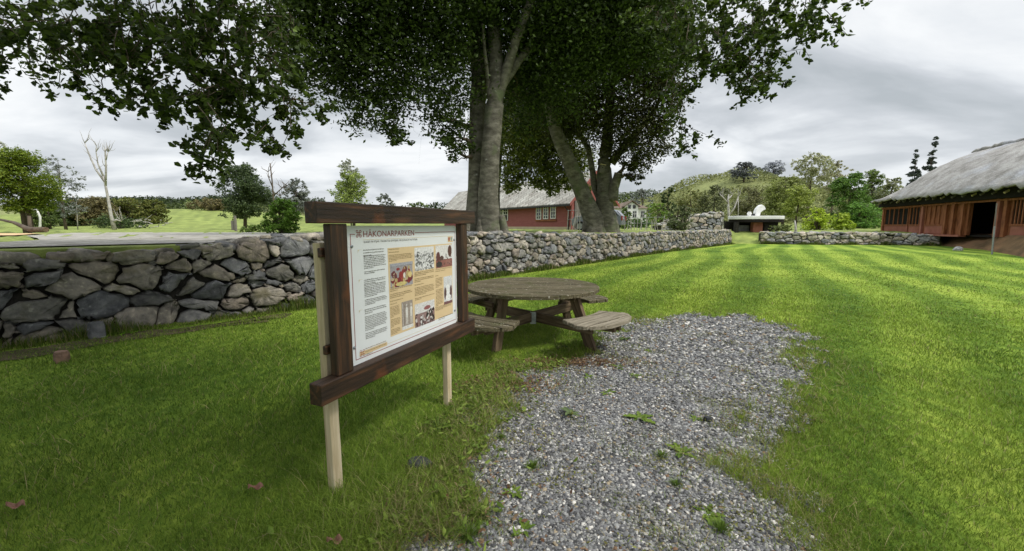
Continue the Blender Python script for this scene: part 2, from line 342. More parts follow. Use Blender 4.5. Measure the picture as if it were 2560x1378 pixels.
# ---------------- leaves ----------------
def leaves(centres,size,cols,flat=.35,droop=0,aspect=.5,fold=False):
    """one small pointed leaf at each centre"""
    n=len(centres); sz=(size*rng.uniform(.7,1.3,n))[:,None]
    a=rng.normal(size=(n,3)); a[:,2]=a[:,2]*.55-droop; a/=np.linalg.norm(a,axis=1)[:,None]
    q=rng.normal(size=(n,3)); q[:,2]+=flat*2; b=np.cross(a,q); b/=np.linalg.norm(b,axis=1)[:,None]
    if not fold:
        V=np.stack([centres-a*sz*.5,centres+b*sz*.5*aspect,centres+a*sz*.5,centres-b*sz*.5*aspect],1).reshape(-1,3)
        F=np.arange(n*4).reshape(n,4); C=np.repeat(cols,4,axis=0)
    else:
        nn=np.cross(a,b); h=nn*sz*.1
        V=np.stack([centres-a*sz*.5, centres-a*sz*.12+b*sz*.5*aspect+h, centres+a*sz*.25+b*sz*.36*aspect+h*.6, centres+a*sz*.55-h*.8,
                    centres+a*sz*.25-b*sz*.36*aspect+h*.6, centres-a*sz*.12-b*sz*.5*aspect+h],1).reshape(-1,3)
        i=np.arange(n)[:,None]*6; F=np.concatenate([i+np.array([[0,1,2,3]]),i+np.array([[0,3,4,5]])]); C=np.repeat(cols,6,axis=0)
    return V,F,C
def lcols(n,c1,c2,var=.35):
    t=rng.uniform(0,1,(n,1))**1.5; c=np.array(c1)*(1-t)+np.array(c2)*t
    return c*rng.uniform(1-var,1+var,(n,1))
def blob_points(blobs,n,clump=.28,per=26,shell=.55,droop=.5):
    """leaf positions gathered in sprays inside ellipsoids; blobs (x,y,z,rx,ry,rz)"""
    B=np.array(blobs,float); vol=(B[:,3]*B[:,4]*B[:,5])**.75; vol/=vol.sum(); out=[]
    ncl=max(1,int(n/per)); idx=rng.choice(len(B),ncl,p=vol)
    d=rng.normal(size=(ncl,3)); d/=np.linalg.norm(d,axis=1)[:,None]; r=rng.uniform(shell**3,1,ncl)**(1/3.)*rng.choice([1,1,1.12,.8],ncl)
    cc=B[idx,:3]+d*r[:,None]*B[idx,3:]
    cl=clump*np.minimum(B[idx,3],B[idx,5])
    cl=np.minimum(cl,clump*3)
    p=rng.normal(size=(ncl,per,3))*np.array([.55,.55,.38]); 
    ax=rng.normal(size=(ncl,1,3)); ax[...,2]=ax[...,2]*.4-droop; ax/=np.linalg.norm(ax,axis=2)[...,None]
    p=p+ax*rng.uniform(-1,1,(ncl,per,1))*1.3
    P=cc[:,None,:]+p*cl[:,None,None]
    return P.reshape(-1,3)
def wiggle(a,b,n=6,amp=.06,sag=0.):
    a=np.array(a,float); b=np.array(b,float); L=np.linalg.norm(b-a); P=[]
    for i in range(n+1):
        t=i/n; p=a*(1-t)+b*t
        if 0<i<n: p=p+rng.normal(0,amp*L,3)*.5
        p[2]+=sag*L*4*t*(1-t); P.append(p)
    return P
def branches(mb,src,blobs,r0,k=1.):
    for bl in blobs:
        c=np.array(bl[:3]); s=min(src,key=lambda q:np.linalg.norm(np.array(q[:3])-c)); r=min(s[3]*.5,r0)
        P=wiggle(s[:3],c,6,.08,.06); mb.tube(P,[r*(1-.8*i/6) for i in range(7)],6)
        for _ in range(4):
            e=c+rng.normal(size=3)*np.array(bl[3:])*.55; mb.tube(wiggle(P[4],e,4,.1,.03),[r*.28,r*.22,r*.16,r*.1,r*.05],4)
# ---------------- generic far and middle trees ----------------
def tree(name,u,base_v,d,w_px,top_v,c1,c2,label,cat='tree',group=None,n=None,leaf=None,dens=1.,trunk=.22,bark='barkdark',shape='round',stems=1,kind=None,zb=None,lean=0,shell=.5,sprays=.3):
    x=(u-1280)/f*d; y=d; zg=terrz(x,y) if zb is None else zb
    top=D(u,top_v,d)[2]; wr=w_px/2/f*d; Ht=top-zg
    rt=root(name,(x,y,zg),label,cat,group)
    cr0=zg+Ht*trunk
    blobs=[]
    nb=14 if shape!='cone' else 24
    for i in range(nb):
        t=(i+.5)/nb
        if shape=='round': prof=math.sin(math.pi*min(1,.12+t*.88))**.6
        elif shape=='cone': prof=1.05-t
        elif shape=='bush': prof=math.cos(t*math.pi/2.15)**.5
        else: prof=math.sin(math.pi*(.15+t*.75))
        prof=max(prof,.28) if shape!='cone' else max(prof,.1)
        for k_ in range(3 if shape!='cone' else 2):
            an=random.uniform(0,6.28); q=wr*prof*random.uniform(.3,.74)
            br=wr*random.uniform(.24,.4)*(prof*.5+.5)*(1 if shape!='cone' else .7)
            bz=min(cr0+(top-cr0)*t,top-br*.75)
            bz=max(bz,cr0+br*.5)
            blobs.append((x+math.cos(an)*q+lean*t*wr,y+math.sin(an)*q,bz+(random.uniform(-.06,.06)*Ht if shape=='cone' else 0),br,br,br*.75))
    ls=leaf or max(.09,1.9*d/412.)
    area=(w_px*max(10,(base_v-top_v)))*(412/1030.)**2
    n=n or int(area*5.2*dens)
    n=min(max(n,300),26000)
    P=blob_points(blobs,n,clump=sprays,per=18,shell=shell); P=P[P[:,2]>zg+.02]
    V,F,C=leaves(P,ls,lcols(len(P),np.array(c1)*1.95,np.array(c2)*1.75),flat=.6)
    mb=MB()
    for s_ in range(stems):
        bx=x+(random.uniform(-.25,.25)*wr if stems>1 else 0)
        r=max(.05,wr*.05)
        P_=[(bx,y,zg-.15)]+[(bx+random.uniform(-.05,.05)*wr+lean*t*wr,y,zg+Ht*t) for t in (.25,.5,.75,.93)]
        mb.tube(P_,[r*1.3,r,r*.75,r*.45,r*.15],7)
        for _ in range(7):
            b_=random.choice(blobs); i_=random.choice((1,2,3)); mb.tube(wiggle(P_[i_],b_[:3],3,.08),[r*.35,r*.25,r*.15,r*.06],4)
    mb.build('trunk' if shape!='bush' else 'stem',M[bark],rt,smooth=True)
    mesh('crown' if shape!='bush' else 'foliage',V,F,M['leaf'],rt,cols=C)
    return rt
DK=((.02,.035,.010),(.05,.075,.022)); MID=((.045,.07,.02),(.10,.13,.035)); OL=((.06,.075,.018),(.13,.13,.03)); BR=((.07,.065,.03),(.14,.115,.05))
YG=((.12,.17,.02),(.24,.29,.04)); GR=((.05,.11,.015),(.12,.2,.03)); PALE=((.16,.17,.13),(.30,.31,.26)); GREY=((.09,.10,.09),(.17,.18,.16))
# ---------------- dry stone walls ----------------
def clip(poly,px,py,nx,ny):            # keep the side where (p-(px,py)).n <= 0
    out=[]; m=len(poly)
    for i in range(m):
        a=poly[i]; b=poly[(i+1)%m]
        da=(a[0]-px)*nx+(a[1]-py)*ny; db=(b[0]-px)*nx+(b[1]-py)*ny
        if da<=0: out.append(a)
        if (da<0)!=(db<0) and abs(da-db)>1e-12:
            t=da/(da-db); out.append((a[0]+(b[0]-a[0])*t,a[1]+(b[1]-a[1])*t))
    return out
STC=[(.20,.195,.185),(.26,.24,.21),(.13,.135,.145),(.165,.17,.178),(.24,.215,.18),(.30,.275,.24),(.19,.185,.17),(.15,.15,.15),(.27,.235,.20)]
def drywall(name,line,tops,size,label,z0=-.05,thick=.6,caps=True,tint=1.,core_top=.1,both=False,gap=.010,lit_tint=None,bases=None):
    P=np.array(line,float); seg=np.linalg.norm(np.diff(P,axis=0),axis=1); cum=np.concatenate([[0],np.cumsum(seg)]); L=cum[-1]
    def at(s):
        i=min(max(int(np.searchsorted(cum,s)-1),0),len(seg)-1); t=(s-cum[i])/seg[i]; d=(P[i+1]-P[i])/seg[i]
        # smooth normal
        nrm=np.array([d[1],-d[0]]); return P[i]+(P[i+1]-P[i])*t,nrm,d
    top=lambda s: float(np.interp(s,cum,tops)); bot=lambda s: float(np.interp(s,cum,bases)) if bases else z0
    def W3(s,z,dep):
        p,nr,_=at(s); q=p+nr*(dep-.07*(z-bot(s))); return (q[0],q[1],z)
    loc=(P[len(P)//2][0],P[len(P)//2][1],0); rt=root(name,loc,label,'wall')
    # sites
    sites=[]; s=-.2
    z=None
    zmax=max(tops)+.3; row=0; zz_=(min(bases) if bases else z0)-.05
    while zz_<zmax:
        s=random.uniform(-.3,0); 
        while s<L+.3:
            a,h=size(s); ww=a*random.choice((.55,.8,1,1.2,1.5)); sites.append((s+ww/2,zz_+h*.5+random.uniform(-.5,.5)*h*.85)); s+=ww
        zz_+=size(L*.3)[1]
    # thin out: rows use their own local height
    A=np.array(sites); keep=[]
    for (q,zq) in sites:
        h=size(q)[1]; h0=size(L*.3)[1]
        if h<=h0*1.02 or random.random()<h0/h: keep.append((q,zq))
    A=np.array(keep); RW=np.array([(size(q[0])[1]*random.choice((.0,.0,.1,.3,.5,.75,.85)))**2 for q in A])
    V=[];F=[];C=[];extra=[]
    for i in range(len(A)+100000):
        if i>=len(A)+len(extra): break
        chink=i>=len(A)
        if chink: sx_,sz_=extra[i-len(A)]
        else: sx_,sz_=A[i]
        a,h=size(sx_)
        if chink and (sx_<.05 or sx_>L-.05 or sz_>top(sx_)-.06 or sz_<bot(sx_)): continue
        d=A-(A[i] if not chink else A[0]); dd=(d[:,0]/1.45)**2+d[:,1]**2; idx=np.argsort(dd)[1:20]
        tp=top(sx_)+random.uniform(-.09,.07)
        if sz_>tp+.05: continue
        poly=[(max(sx_-1.2,0),bot(sx_)),(min(sx_+1.2,L),bot(sx_)),(min(sx_+1.2,L),tp),(max(sx_-1.2,0),tp)]
        if chink:
            r0_=random.uniform(.018,.042)*(a/.3); a0_=random.uniform(0,6); poly=[(sx_+r0_*1.3*math.cos(a0_+k_*1.05)*random.uniform(.7,1.2),sz_+r0_*math.sin(a0_+k_*1.05)*random.uniform(.7,1.2)) for k_ in range(6)]; idx=[]
        for j in idx:
            dx,dz=d[j]; nx,nz_=dx/1.45**2,dz; kk=.5+(RW[i]-RW[j])/(2*max(dd[j],1e-4)); kk=min(max(kk,.12),.88); poly=clip(poly,sx_+dx*kk,sz_+dz*kk,nx,nz_)
            if len(poly)<3: break
        if len(poly)<3: continue
        pl=np.array(poly); c=pl.mean(0); w_,h_=np.ptp(pl[:,0]),np.ptp(pl[:,1])
        if not chink:
            if w_<.04 or h_<.03: continue
            for vv_ in pl:
                if random.random()<.16: extra.append((vv_[0],vv_[1]))
        # inset, round the corners, resample
        g=gap*random.uniform(.3,2.2); 
        Q=[]
        m_=len(pl)
        for k_ in range(m_):
            p0,p1=pl[k_],pl[(k_+1)%m_]; rr_=random.uniform(.10,.27)
            for t in (rr_,.35,.65,1-rr_): Q.append(p0*(1-t)+p1*t)
        Q=np.array(Q); dv=Q-c; ln=np.linalg.norm(dv,axis=1)[:,None]; Q=c+dv*np.maximum(ln-g*1.3,.01)/ln
        Q+=rng.normal(0,.013*min(1,w_/.35),Q.shape)
        bulge=random.uniform(.03,.075)*min(1.2,max(w_,h_)/.3); tx,tz=random.uniform(-.2,.2),random.uniform(-.28,.16); out_=random.uniform(-.035,.045)
        if chink: out_=random.uniform(-.03,0.02); bulge=.015; g=0
        col=np.array(random.choice(STC))*random.uniform(.72,1.22)*(tint if lit_tint is None else tint+(lit_tint-tint)*min(1,max(0,(sx_-9)/9)))
        n=len(Q); b=len(V); pk=np.array([random.uniform(-.3,.3)*w_,random.uniform(-.3,.3)*h_])
        rings_=[(.93,-.16),(1.,-.03),(.965,.42),(.87,.78),(.5,1.0)]
        for (sc,dp) in rings_:
            for q in Q:
                pq=c+(q-c)*sc+pk*(1-sc); jit=rng.normal(0,.009)*min(1,w_/.3) if sc<.99 else 0
                dep=(dp*bulge if dp>0 else dp)+out_+(pq[0]-c[0])*tx+(pq[1]-c[1])*tz+jit
                V.append(W3(pq[0],pq[1],dep)); C.append(col)
        pq=c+pk; V.append(W3(pq[0],pq[1],bulge+out_)); C.append(col)
        R=len(rings_)
        for r in range(R-1):
            for k_ in range(n): F.append((b+r*n+k_,b+r*n+(k_+1)%n,b+(r+1)*n+(k_+1)%n,b+(r+1)*n+k_))
        for k_ in range(n): F.append((b+(R-1)*n+k_,b+(R-1)*n+(k_+1)%n,b+R*n))
    o=mesh('face_stones',V,F,M['stone'],rt,cols=np.array(C))
    ang=o.data.polygons; ang.foreach_set('use_smooth',np.ones(len(ang),dtype=bool))
    # rubble core
    V=[];F=[]; ns=int(L/.3)+1
    for i in range(ns+1):
        s=L*i/ns; t=top(s)-core_top
        for dep,zq in ((-.10,bot(s)-.05),(-.12,t),(-thick,t),(-thick,bot(s)-.05)): V.append(W3(s,zq,dep))
    for i in range(ns):
        for k_ in range(3): F.append((i*4+k_,(i+1)*4+k_,(i+1)*4+k_+1,i*4+k_+1))
    F+= [(0,1,2,3),(ns*4+3,ns*4+2,ns*4+1,ns*4)]
    mesh('rubble_core',V,F,M['core'],rt)
    if caps:
        V=[];F=[];C=[]
        s=.1
        while s<L-.1:
            a,h=size(s); wdt=a*random.uniform(.5,1.05)
            for dep in (-.14,-.42):
                cx_,_,dr=at(s); hh=random.uniform(.05,.10)*(h/.25)**.5; ww=wdt*random.uniform(.5,.62); dd=random.uniform(.15,.2)
                zc=top(s)-.02+random.uniform(-.05,.03); p=np.array(W3(min(s+random.uniform(-.05,.05),L),zc,dep)); nr=np.array([dr[1],-dr[0]])
                col=np.array(random.choice(STC))*random.uniform(.9,1.25)*(tint if lit_tint is None else tint+(lit_tint-tint)*min(1,max(0,(s-9)/9))); b=len(V); ti=random.uniform(-.25,.25); tj=random.uniform(-.2,.2)
                nu,nv=9,6
                ph=rng.uniform(0,6.28,4)
                for iv in range(nv+1):
                    la=-math.pi/2+math.pi*iv/nv
                    for iu in range(nu):
                        lo_=2*math.pi*iu/nu; ex=abs(math.cos(lo_))**.6*np.sign(math.cos(lo_)); ey=abs(math.sin(lo_))**.6*np.sign(math.sin(lo_)); cl=abs(math.cos(la))**.45
                        k2=1+.14*math.sin(3*lo_+ph[0])+.1*math.sin(5*lo_+ph[1]+iv)
                        X=ww*ex*cl*k2; Y=dd*ey*cl*k2; Z=hh*abs(math.sin(la))**.7*np.sign(la)+X*ti+Y*tj+random.uniform(-.012,.012)
                        V.append((p[0]+dr[0]*X+nr[0]*Y,p[1]+dr[1]*X+nr[1]*Y,p[2]+Z)); C.append(col)
                for iv in range(nv):
                    for iu in range(nu): F.append((b+iv*nu+iu,b+iv*nu+(iu+1)%nu,b+(iv+1)*nu+(iu+1)%nu,b+(iv+1)*nu+iu))
            s+=wdt*1.0
        mesh('cap_stones',V,F,M['stone'],rt,cols=np.array(C),smooth=True)
    return rt
def near_size(s):                     # big boulders on the left, smaller stones along the far part
    if s<14.4: return (.37,.225)
    if s<17: return (.33,.21)
    return (.29,.19)
drywall('stone_wall',WALL,WTOP,near_size,'long grey dry stone wall running behind the information board and picnic table',tint=.72,lit_tint=1.35)  # tints paint shade into the left stones and sunlight into the right
drywall('stone_wall',FAR,[.95,.95,.92,.75],lambda s:(.5,.27),'low stone wall across the far end of the lawn, in front of the thatched hall',tint=1.7,thick=.7)
drywall('stone_wall',[(13.2,36.5),(15.5,37.5),(19.0,37.2)],[1.55,2.35,2.7],lambda s:(.6,.36),'rough rubble wall rising beside the flat white shelter roof',tint=1.8,thick=1.,z0=.8)
# ---------------- thatched hall ----------------
A_=np.array([34.,38.2]); B_=np.array([29.3,23.6]); eL=(B_-A_)/np.linalg.norm(B_-A_); nO=np.array([-eL[1]*-1,0]); nO=np.array([eL[1],-eL[0]])
if nO[0]>0: nO=-nO
def HP(s,dep,z): q=A_+eL*s+nO*dep; return (q[0],q[1],z)
def hs(u):                             # distance along the hall front seen at image column u
    k=(u-1280)/f; # (A+e s).x = k*(A+e s).y
    return float((k*A_[1]-A_[0])/(eL[0]-k*eL[1]))
hall=root('thatched_hall',(*A_,.8),'long reddish timber hall with a low grey thatched roof and dark open doorway','hall')
HB=.85
def hbox(mb,s0,s1,z0,z1,d0,d1,col=None):
    P=[HP(s0,d0,z0),HP(s1,d0,z0),HP(s1,d1,z0),HP(s0,d1,z0),HP(s0,d0,z1),HP(s1,d0,z1),HP(s1,d1,z1),HP(s0,d1,z1)]
    mb.add(P,[(0,1,2,3),(7,6,5,4),(0,4,5,1),(1,5,6,2),(2,6,7,3),(3,7,4,0)],col)
Lh=26.
d0s,d1s=hs(2408),hs(2476)
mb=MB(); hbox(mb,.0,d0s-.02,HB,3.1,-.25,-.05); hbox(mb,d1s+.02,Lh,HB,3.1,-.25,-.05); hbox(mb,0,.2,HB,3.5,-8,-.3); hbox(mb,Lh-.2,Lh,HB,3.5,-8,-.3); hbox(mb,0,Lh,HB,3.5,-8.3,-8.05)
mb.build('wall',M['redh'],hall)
mb=MB(); hbox(mb,.3,Lh-.3,HB-.1,HB+.02,-8,-.3); hbox(mb,d0s-2.5,d0s-2.3,HB+.03,3.4,-8,-.3); hbox(mb,d1s+2.5,d1s+2.7,HB+.03,3.4,-8,-.3);hbox(mb,d0s-2.2,d1s+2.4,HB+.04,3.4,-4.2,-4.); hbox(mb,.1,Lh-.1,3.12,3.7,-.6,-.4); mb.build('dark_interior_and_shade',M['dark'],hall)  # last box is a black backing that paints shade under the eaves
# bays: framed openings with slats, fair panels below
def bay(s0,s1,ztop,n,open_=True):
    p=MB(); hbox(p,s0+.06,s1-.06,HB+.05,HB+.62,-.048,.0); o=p.build('lower_panel',M['redhl'],hall)
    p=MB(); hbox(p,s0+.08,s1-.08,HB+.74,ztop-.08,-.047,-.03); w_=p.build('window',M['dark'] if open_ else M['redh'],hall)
    p=MB()
    for i in range(n+1):
        q=s0+.08+(s1-s0-.16)*i/n; hbox(p,q-.035,q+.035,HB+.74,ztop-.08,-.029,.03)
    hbox(p,s0,s1,HB+.63,HB+.735,-.046,.05); hbox(p,s0,s1,ztop-.075,ztop+.05,-.046,.05); p.build('frame',M['redh'],w_)
bay(hs(2203),hs(2262),3.0,5); bay(hs(2264),hs(2291),3.02,3); bay(hs(2303),hs(2352),3.05,4,False)
bay(hs(2512)+.1,hs(2560)-.1,3.05,4); bay(hs(2560)+.1,hs(2560)+3,3.05,4); bay(hs(2560)+3.2,hs(2560)+6.5,3.05,4)
for u in (2201,2297,2356,2375,2398,2486,2505):
    s=hs(u); p=MB(); hbox(p,s-.13,s+.13,HB-.05,3.2,-.04,.14 if u>2350 else .10); p.build('post',M['redhl'] if u in(2486,2297) else M['redh'],hall)
p=MB(); hbox(p,0,Lh,2.98,3.10,.0,.16); p.build('lintel',M['redh'],hall)
p=MB(); hbox(p,hs(2200),hs(2400),HB-.12,HB-.0,-.2,.22); p.build('sill',M['redhl'],hall)
for i in range(26):
    s=.7+i*.92+random.uniform(-.15,.15); p=MB(); q=HP(s,.3,3.62); e=HP(s,.62,3.42); p.tube([q,e],random.uniform(.045,.075),7); p.build('rafter_end',M['pine'] if i%3==0 else M['greywood'],hall)
# roof: a curved thatch shell with ragged eaves
nu,nv=90,22; V=[];F=[]
def roofprof(s,t,side):
    """t 0 eave .. 1 ridge"""
    over=1.15; hip=min(1,max(0,(s-.35)/3.4+.10)); hipr=min(1,max(0,(Lh+1.2-s)/3.6)); hp=min(hip,hipr)**.7
    zr=7.25+.15*math.sin(s*.2); ze=3.72
    tt=t; bulge=math.sin(math.pi*tt)*.48
    z=ze+(zr-ze)*tt*hp+bulge*hp
    half=4.15; dep=over-(over+half)*tt if side>0 else -2*half-over+(over+half)*tt
    return dep,z
for side in (1,-1):
    b=len(V)
    for i in range(nu+1):
        s=.35+(Lh+1.)*i/nu
        for j in range(nv+1):
            t=j/nv; dep,z=roofprof(s,t,side)
            jag=0
            if j==0: jag=rng.uniform(-.16,.10)
            q=HP(s+rng.normal(0,.03),dep+rng.normal(0,.02),z+jag+rng.normal(0,.02)); V.append(q)
    for i in range(nu):
        for j in range(nv):
            a=b+i*(nv+1)+j; F.append((a,a+nv+1,a+nv+2,a+1))
rf=mesh('roof',V,F,M['thatch'],hall,smooth=True)
m=rf.modifiers.new('thick','SOLIDIFY'); m.thickness=.12; m.offset=-1
p=MB()
rp=[HP(s,-4.15+rng.normal(0,.05),roofprof(s,1,1)[1]+.03+rng.normal(0,.04)) for s in np.arange(1.8,Lh-1.,.35)]
p.tube(rp,[random.uniform(.1,.2) for _ in rp],8)
p.build('ridge_roll',M['thatch'],hall,smooth=True)
mb=MB(); hbox(mb,.15,Lh-.2,3.13,3.74,.0,.42); mb.build('shade_soffit',M['dark'],hall)  # black box painting in the shadow below the overhanging thatch
# leaning grey pole
a=G(2480,636); a[2]=.0; b=D(2492,508,a[1]+.1)
o=root('leaning_pole',a,'thin grey metal pole leaning in front of the hall doorway','pole')
mb=MB(); mb.tube([a-np.array([0,0,.1]),(a*.45+b*.55)],.04,8); mb.build('lower_tube',M['steel'],o); mb=MB(); mb.tube([(a*.45+b*.55),b],.028,8); mb.build('upper_tube',M['greywood'],o)
# boulders on the bank
for k_,(u,v,wd,lb) in enumerate([(2540,606,46,'dark angular boulder on the earth bank right of the leaning pole'),(2395,612,20,'small pale stone lying on the bank below the hall doorway'),(2300,592,26,'pale block lying at the foot of the hall wall')]):
    c=G(u,v,.35); c[2]=terrz(c[0],c[1])*.4 if k_<2 else .8; r=wd/2/f*c[1]
    mb=MB(); nu_=10
    for iv in range(1): pass
    import bmesh
    bm=bmesh.new(); bmesh.ops.create_icosphere(bm,subdivisions=3,radius=r)
    for vv in bm.verts:
        vv.co.x*=1.2; vv.co.z*=.7; k=1+.2*math.sin(vv.co.x*9/r*.3+k_)+.15*math.sin(vv.co.y*11/r*.3+2)+random.uniform(-.04,.04); vv.co*=k
    me=bpy.data.meshes.new('boulder'); bm.to_mesh(me); bm.free(); me.color_attributes.new('Col','FLOAT_COLOR','POINT'); n_=len(me.vertices)
    me.color_attributes['Col'].data.foreach_set('color',np.tile(np.array([.22,.22,.22,1],dtype=np.float32)*(1 if k_==0 else 1.7),n_)); me.materials.append(M['stone'])
    o=bpy.data.objects.new('boulder',me); COL.objects.link(o); o.location=Vector(c); tag(o,lb,'rock')
# ---------------- flat roofed shelter with the white sculpture ----------------
dS=37.; sx0=(1835-1280)/f*dS; sx1=(1962-1280)/f*dS
sh=root('stone_shelter',(sx0+2.2,dS,.6),'low shelter with a flat white roof slab and dark opening beside the gateway','shelter')
mb=MB(); zt_=D(1900,540,dS)[2]; 
outl=[]
for i in range(28):
    an=2*math.pi*i/28; outl.append(((sx0+sx1)/2+(sx1-sx0)/2*abs(math.cos(an))**.55*np.sign(math.cos(an)),dS+.9+1.3*abs(math.sin(an))**.7*np.sign(math.sin(an))))
mb.prism(outl,zt_-.30,zt_); mb.build('roof_slab',M['white'],sh,bevel=.04)
mb=MB(); mb.prism([(x*.97+(sx0+sx1)/2*.03,y) for x,y in outl],zt_-.55,zt_-.302); mb.build('shade_soffit',M['dark'],sh)
for (u,wd,nm,mt,zlow) in ((1841,.25,'side_wall','core',.5),(1892,.85,'pillar','redhl',.0),(1925,1.2,'side_wall','core',.4)):
    mb=MB(); x=(u-1280)/f*dS; mb.box((x,dS+.3,(zt_-.56+zlow)/2),(wd,.5,zt_-.56-zlow)); mb.build(nm,M[mt],sh,bevel=.03)
mb=MB(); mb.box(((sx0+sx1)/2,dS+2.3,1.1),(sx1-sx0-.3,.2,1.6)); mb.build('back_wall',M['core'],sh)
mb=MB(); mb.tube([((1845-1280)/f*dS,dS+.2,.6),((1843-1280)/f*dS,dS+.1,zt_-.5)],.04,6); mb.build('iron_post',M['barkdark'],sh)
mb=MB(); xs=(1870-1280)/f*dS; mb.box((xs,dS+1.2,1.15),(1.1,.5,.75)); mb.build('grey_crate',M['slatecap'],sh,bevel=.05)
# sculpture
q=[(1886,538),(1886,528),(1889,520),(1895,513),(1902,509),(1909,514),(1912,521),(1905,524),(1899,529),(1897,538)]
ds2=dS+.9; P=[D(u,v,ds2) for u,v in q]
mb=MB(); n=len(P); V=[(p[0],ds2-.22,p[2]) for p in P]+[(p[0],ds2+.22,p[2]) for p in P]; zmin=min(v[2] for v in V); V=[(v[0],v[1],v[2]-zmin+zt_) for v in V]
mb.add(V,[tuple(range(n))[::-1],tuple(range(n,2*n))]+[(i,(i+1)%n,n+(i+1)%n,n+i) for i in range(n)])
o=mb.build('curved_sculpture',M['white'],None,loc=(V[0][0],ds2,zt_),bevel=.06); tag(o,'white curved sculpture standing on the flat shelter roof','sculpture')
o=root('white_urn',D(1867,538,ds2),'small white round urn on the shelter roof left of the curved sculpture','urn'); x,y=(1867-1280)/f*ds2,ds2; o.location=(x,y,zt_)
mb=MB(); mb.tube([(x,y,zt_),(x,y,zt_+.08),(x,y,zt_+.25),(x,y,zt_+.36),(x,y,zt_+.40)],[.10,.16,.2,.13,.15],12); mb.build('bowl',M['white'],o,smooth=True)
mb=MB(); mb.box((x+.35,y,zt_+.11),(.4,.2,.2)); mb.build('block',M['darktrim'],o,bevel=.02)
# rocks and the two stakes at the gateway
for i,(u,lb) in enumerate(((1777,'dark wooden stake leaning at the end of the long stone wall'),(1789,'split wooden stake standing nearest the gateway'))):
    p=G(u,611); p[1]-=.05; o=root('wooden_stake',p,lb,'stake'); mb=MB(); mb.tube([p-np.array([0,0,.1]),p+np.array([.05,0,.6]),p+np.array([.1,.05,1.25])],[.09,.07,.05],6); mb.build('stake_shaft',M['barkdark'],o); mb=MB(); mb.tube([p+np.array([.06,0,.6]),p+np.array([.3,0,1.2])],[.04,.02],5); mb.build('side_branch',M['barkdark'],o)
# ---------------- red barn ----------------
bz=1.12; b0=np.array([4.35,30.6]); bd_=np.array([-.645,1.])/math.hypot(.645,1); bn=np.array([1,.645])/math.hypot(1,.645)
Lb=23.; hw=2.1; ze,zr_=3.42,5.45
barn=root('red_barn',(*b0,bz),'red clapboard building with a pale slate roof behind the two big trees','building')
def BP(s,dep,z): q=b0+bd_*s+bn*dep; return (q[0],q[1],z)       # s away along the long wall, dep into the building
def bbox(mb,s0,s1,d0,d1,z0,z1):
    P=[BP(s0,d0,z0),BP(s1,d0,z0),BP(s1,d1,z0),BP(s0,d1,z0),BP(s0,d0,z1),BP(s1,d0,z1),BP(s1,d1,z1),BP(s0,d1,z1)]
    mb.add(P,[(0,1,2,3),(7,6,5,4),(0,4,5,1),(1,5,6,2),(2,6,7,3),(3,7,4,0)])
mb=MB(); nb=22; z1=bz+.28; hB=(ze+.05-z1)/nb
for i in range(nb):      # lapped boards on the long side
    a,b=z1+i*hB,z1+(i+1)*hB+.01
    V=[BP(0,-.032,a),BP(Lb,-.032,a),BP(Lb,-.008,b),BP(0,-.008,b),BP(0,0,a),BP(Lb,0,a),BP(Lb,0,b),BP(0,0,b)]
    mb.add(V,[(0,1,2,3),(0,4,5,1),(0,3,7,4),(1,5,6,2)])
# the body behind the boards and the gables
V=[BP(0,.01,bz),BP(0,.01,ze),BP(0,hw,zr_-.12),BP(0,2*hw,ze),BP(0,2*hw,bz),BP(Lb,.01,bz),BP(Lb,.01,ze),BP(Lb,hw,zr_-.12),BP(Lb,2*hw,ze),BP(Lb,2*hw,bz)]
mb.add(V,[(0,1,2,3,4),(9,8,7,6,5),(0,5,6,1),(4,3,8,9)])
mb.build('wall',M['red'],barn)
mb=MB(); bbox(mb,-.02,Lb,-.06,-.035,bz-.5,z1); mb.build('foundation',M['cream'],barn)
# roof slabs with slate uv
def slate():
    m=bpy.data.materials.new('diamond_slates'); m.use_nodes=True; t=m.node_tree;n=t.nodes;l=t.links; b=n['Principled BSDF']; b.inputs['Roughness'].default_value=.7
    uv=n.new('ShaderNodeUVMap'); mp=n.new('ShaderNodeMapping'); mp.inputs['Rotation'].default_value=(0,0,math.radians(40)); l.new(uv.outputs[0],mp.inputs[0])
    br=n.new('ShaderNodeTexBrick'); br.offset=.5; br.inputs['Scale'].default_value=1; br.inputs['Brick Width'].default_value=.62; br.inputs['Row Height'].default_value=.46; br.inputs['Mortar Size'].default_value=.02; br.inputs['Color1'].default_value=(.30,.29,.26,1); br.inputs['Color2'].default_value=(.47,.46,.42,1); br.inputs['Mortar'].default_value=(.09,.08,.075,1)
    l.new(mp.outputs[0],br.inputs['Vector'])
    nz=n.new('ShaderNodeTexNoise'); nz.inputs['Scale'].default_value=.8; nz.inputs['Detail'].default_value=8; l.new(uv.outputs[0],nz.inputs['Vector'])
    r=n.new('ShaderNodeValToRGB'); r.color_ramp.elements[0].position=.35; r.color_ramp.elements[0].color=(.72,.68,.64,1); r.color_ramp.elements[1].position=.65; r.color_ramp.elements[1].color=(1.1,1.1,1.08,1); l.new(nz.outputs[0],r.inputs[0])
    mx=n.new('ShaderNodeMix'); mx.data_type='RGBA'; mx.blend_type='MULTIPLY'; mx.inputs[0].default_value=1; l.new(br.outputs[0],mx.inputs[6]); l.new(r.outputs[0],mx.inputs[7]); l.new(mx.outputs[2],b.inputs['Base Color'])
    bp=n.new('ShaderNodeBump'); bp.inputs['Distance'].default_value=.03; bp.inputs['Strength'].default_value=.6; l.new(br.outputs['Fac'],bp.inputs['Height']); bp.invert=True; l.new(bp.outputs[0],b.inputs['Normal']); return m
M['slate']=slate()
V=[];F=[];UV=[]
o0=.35; eo=.45; zo=ze-eo*(zr_-ze)/hw
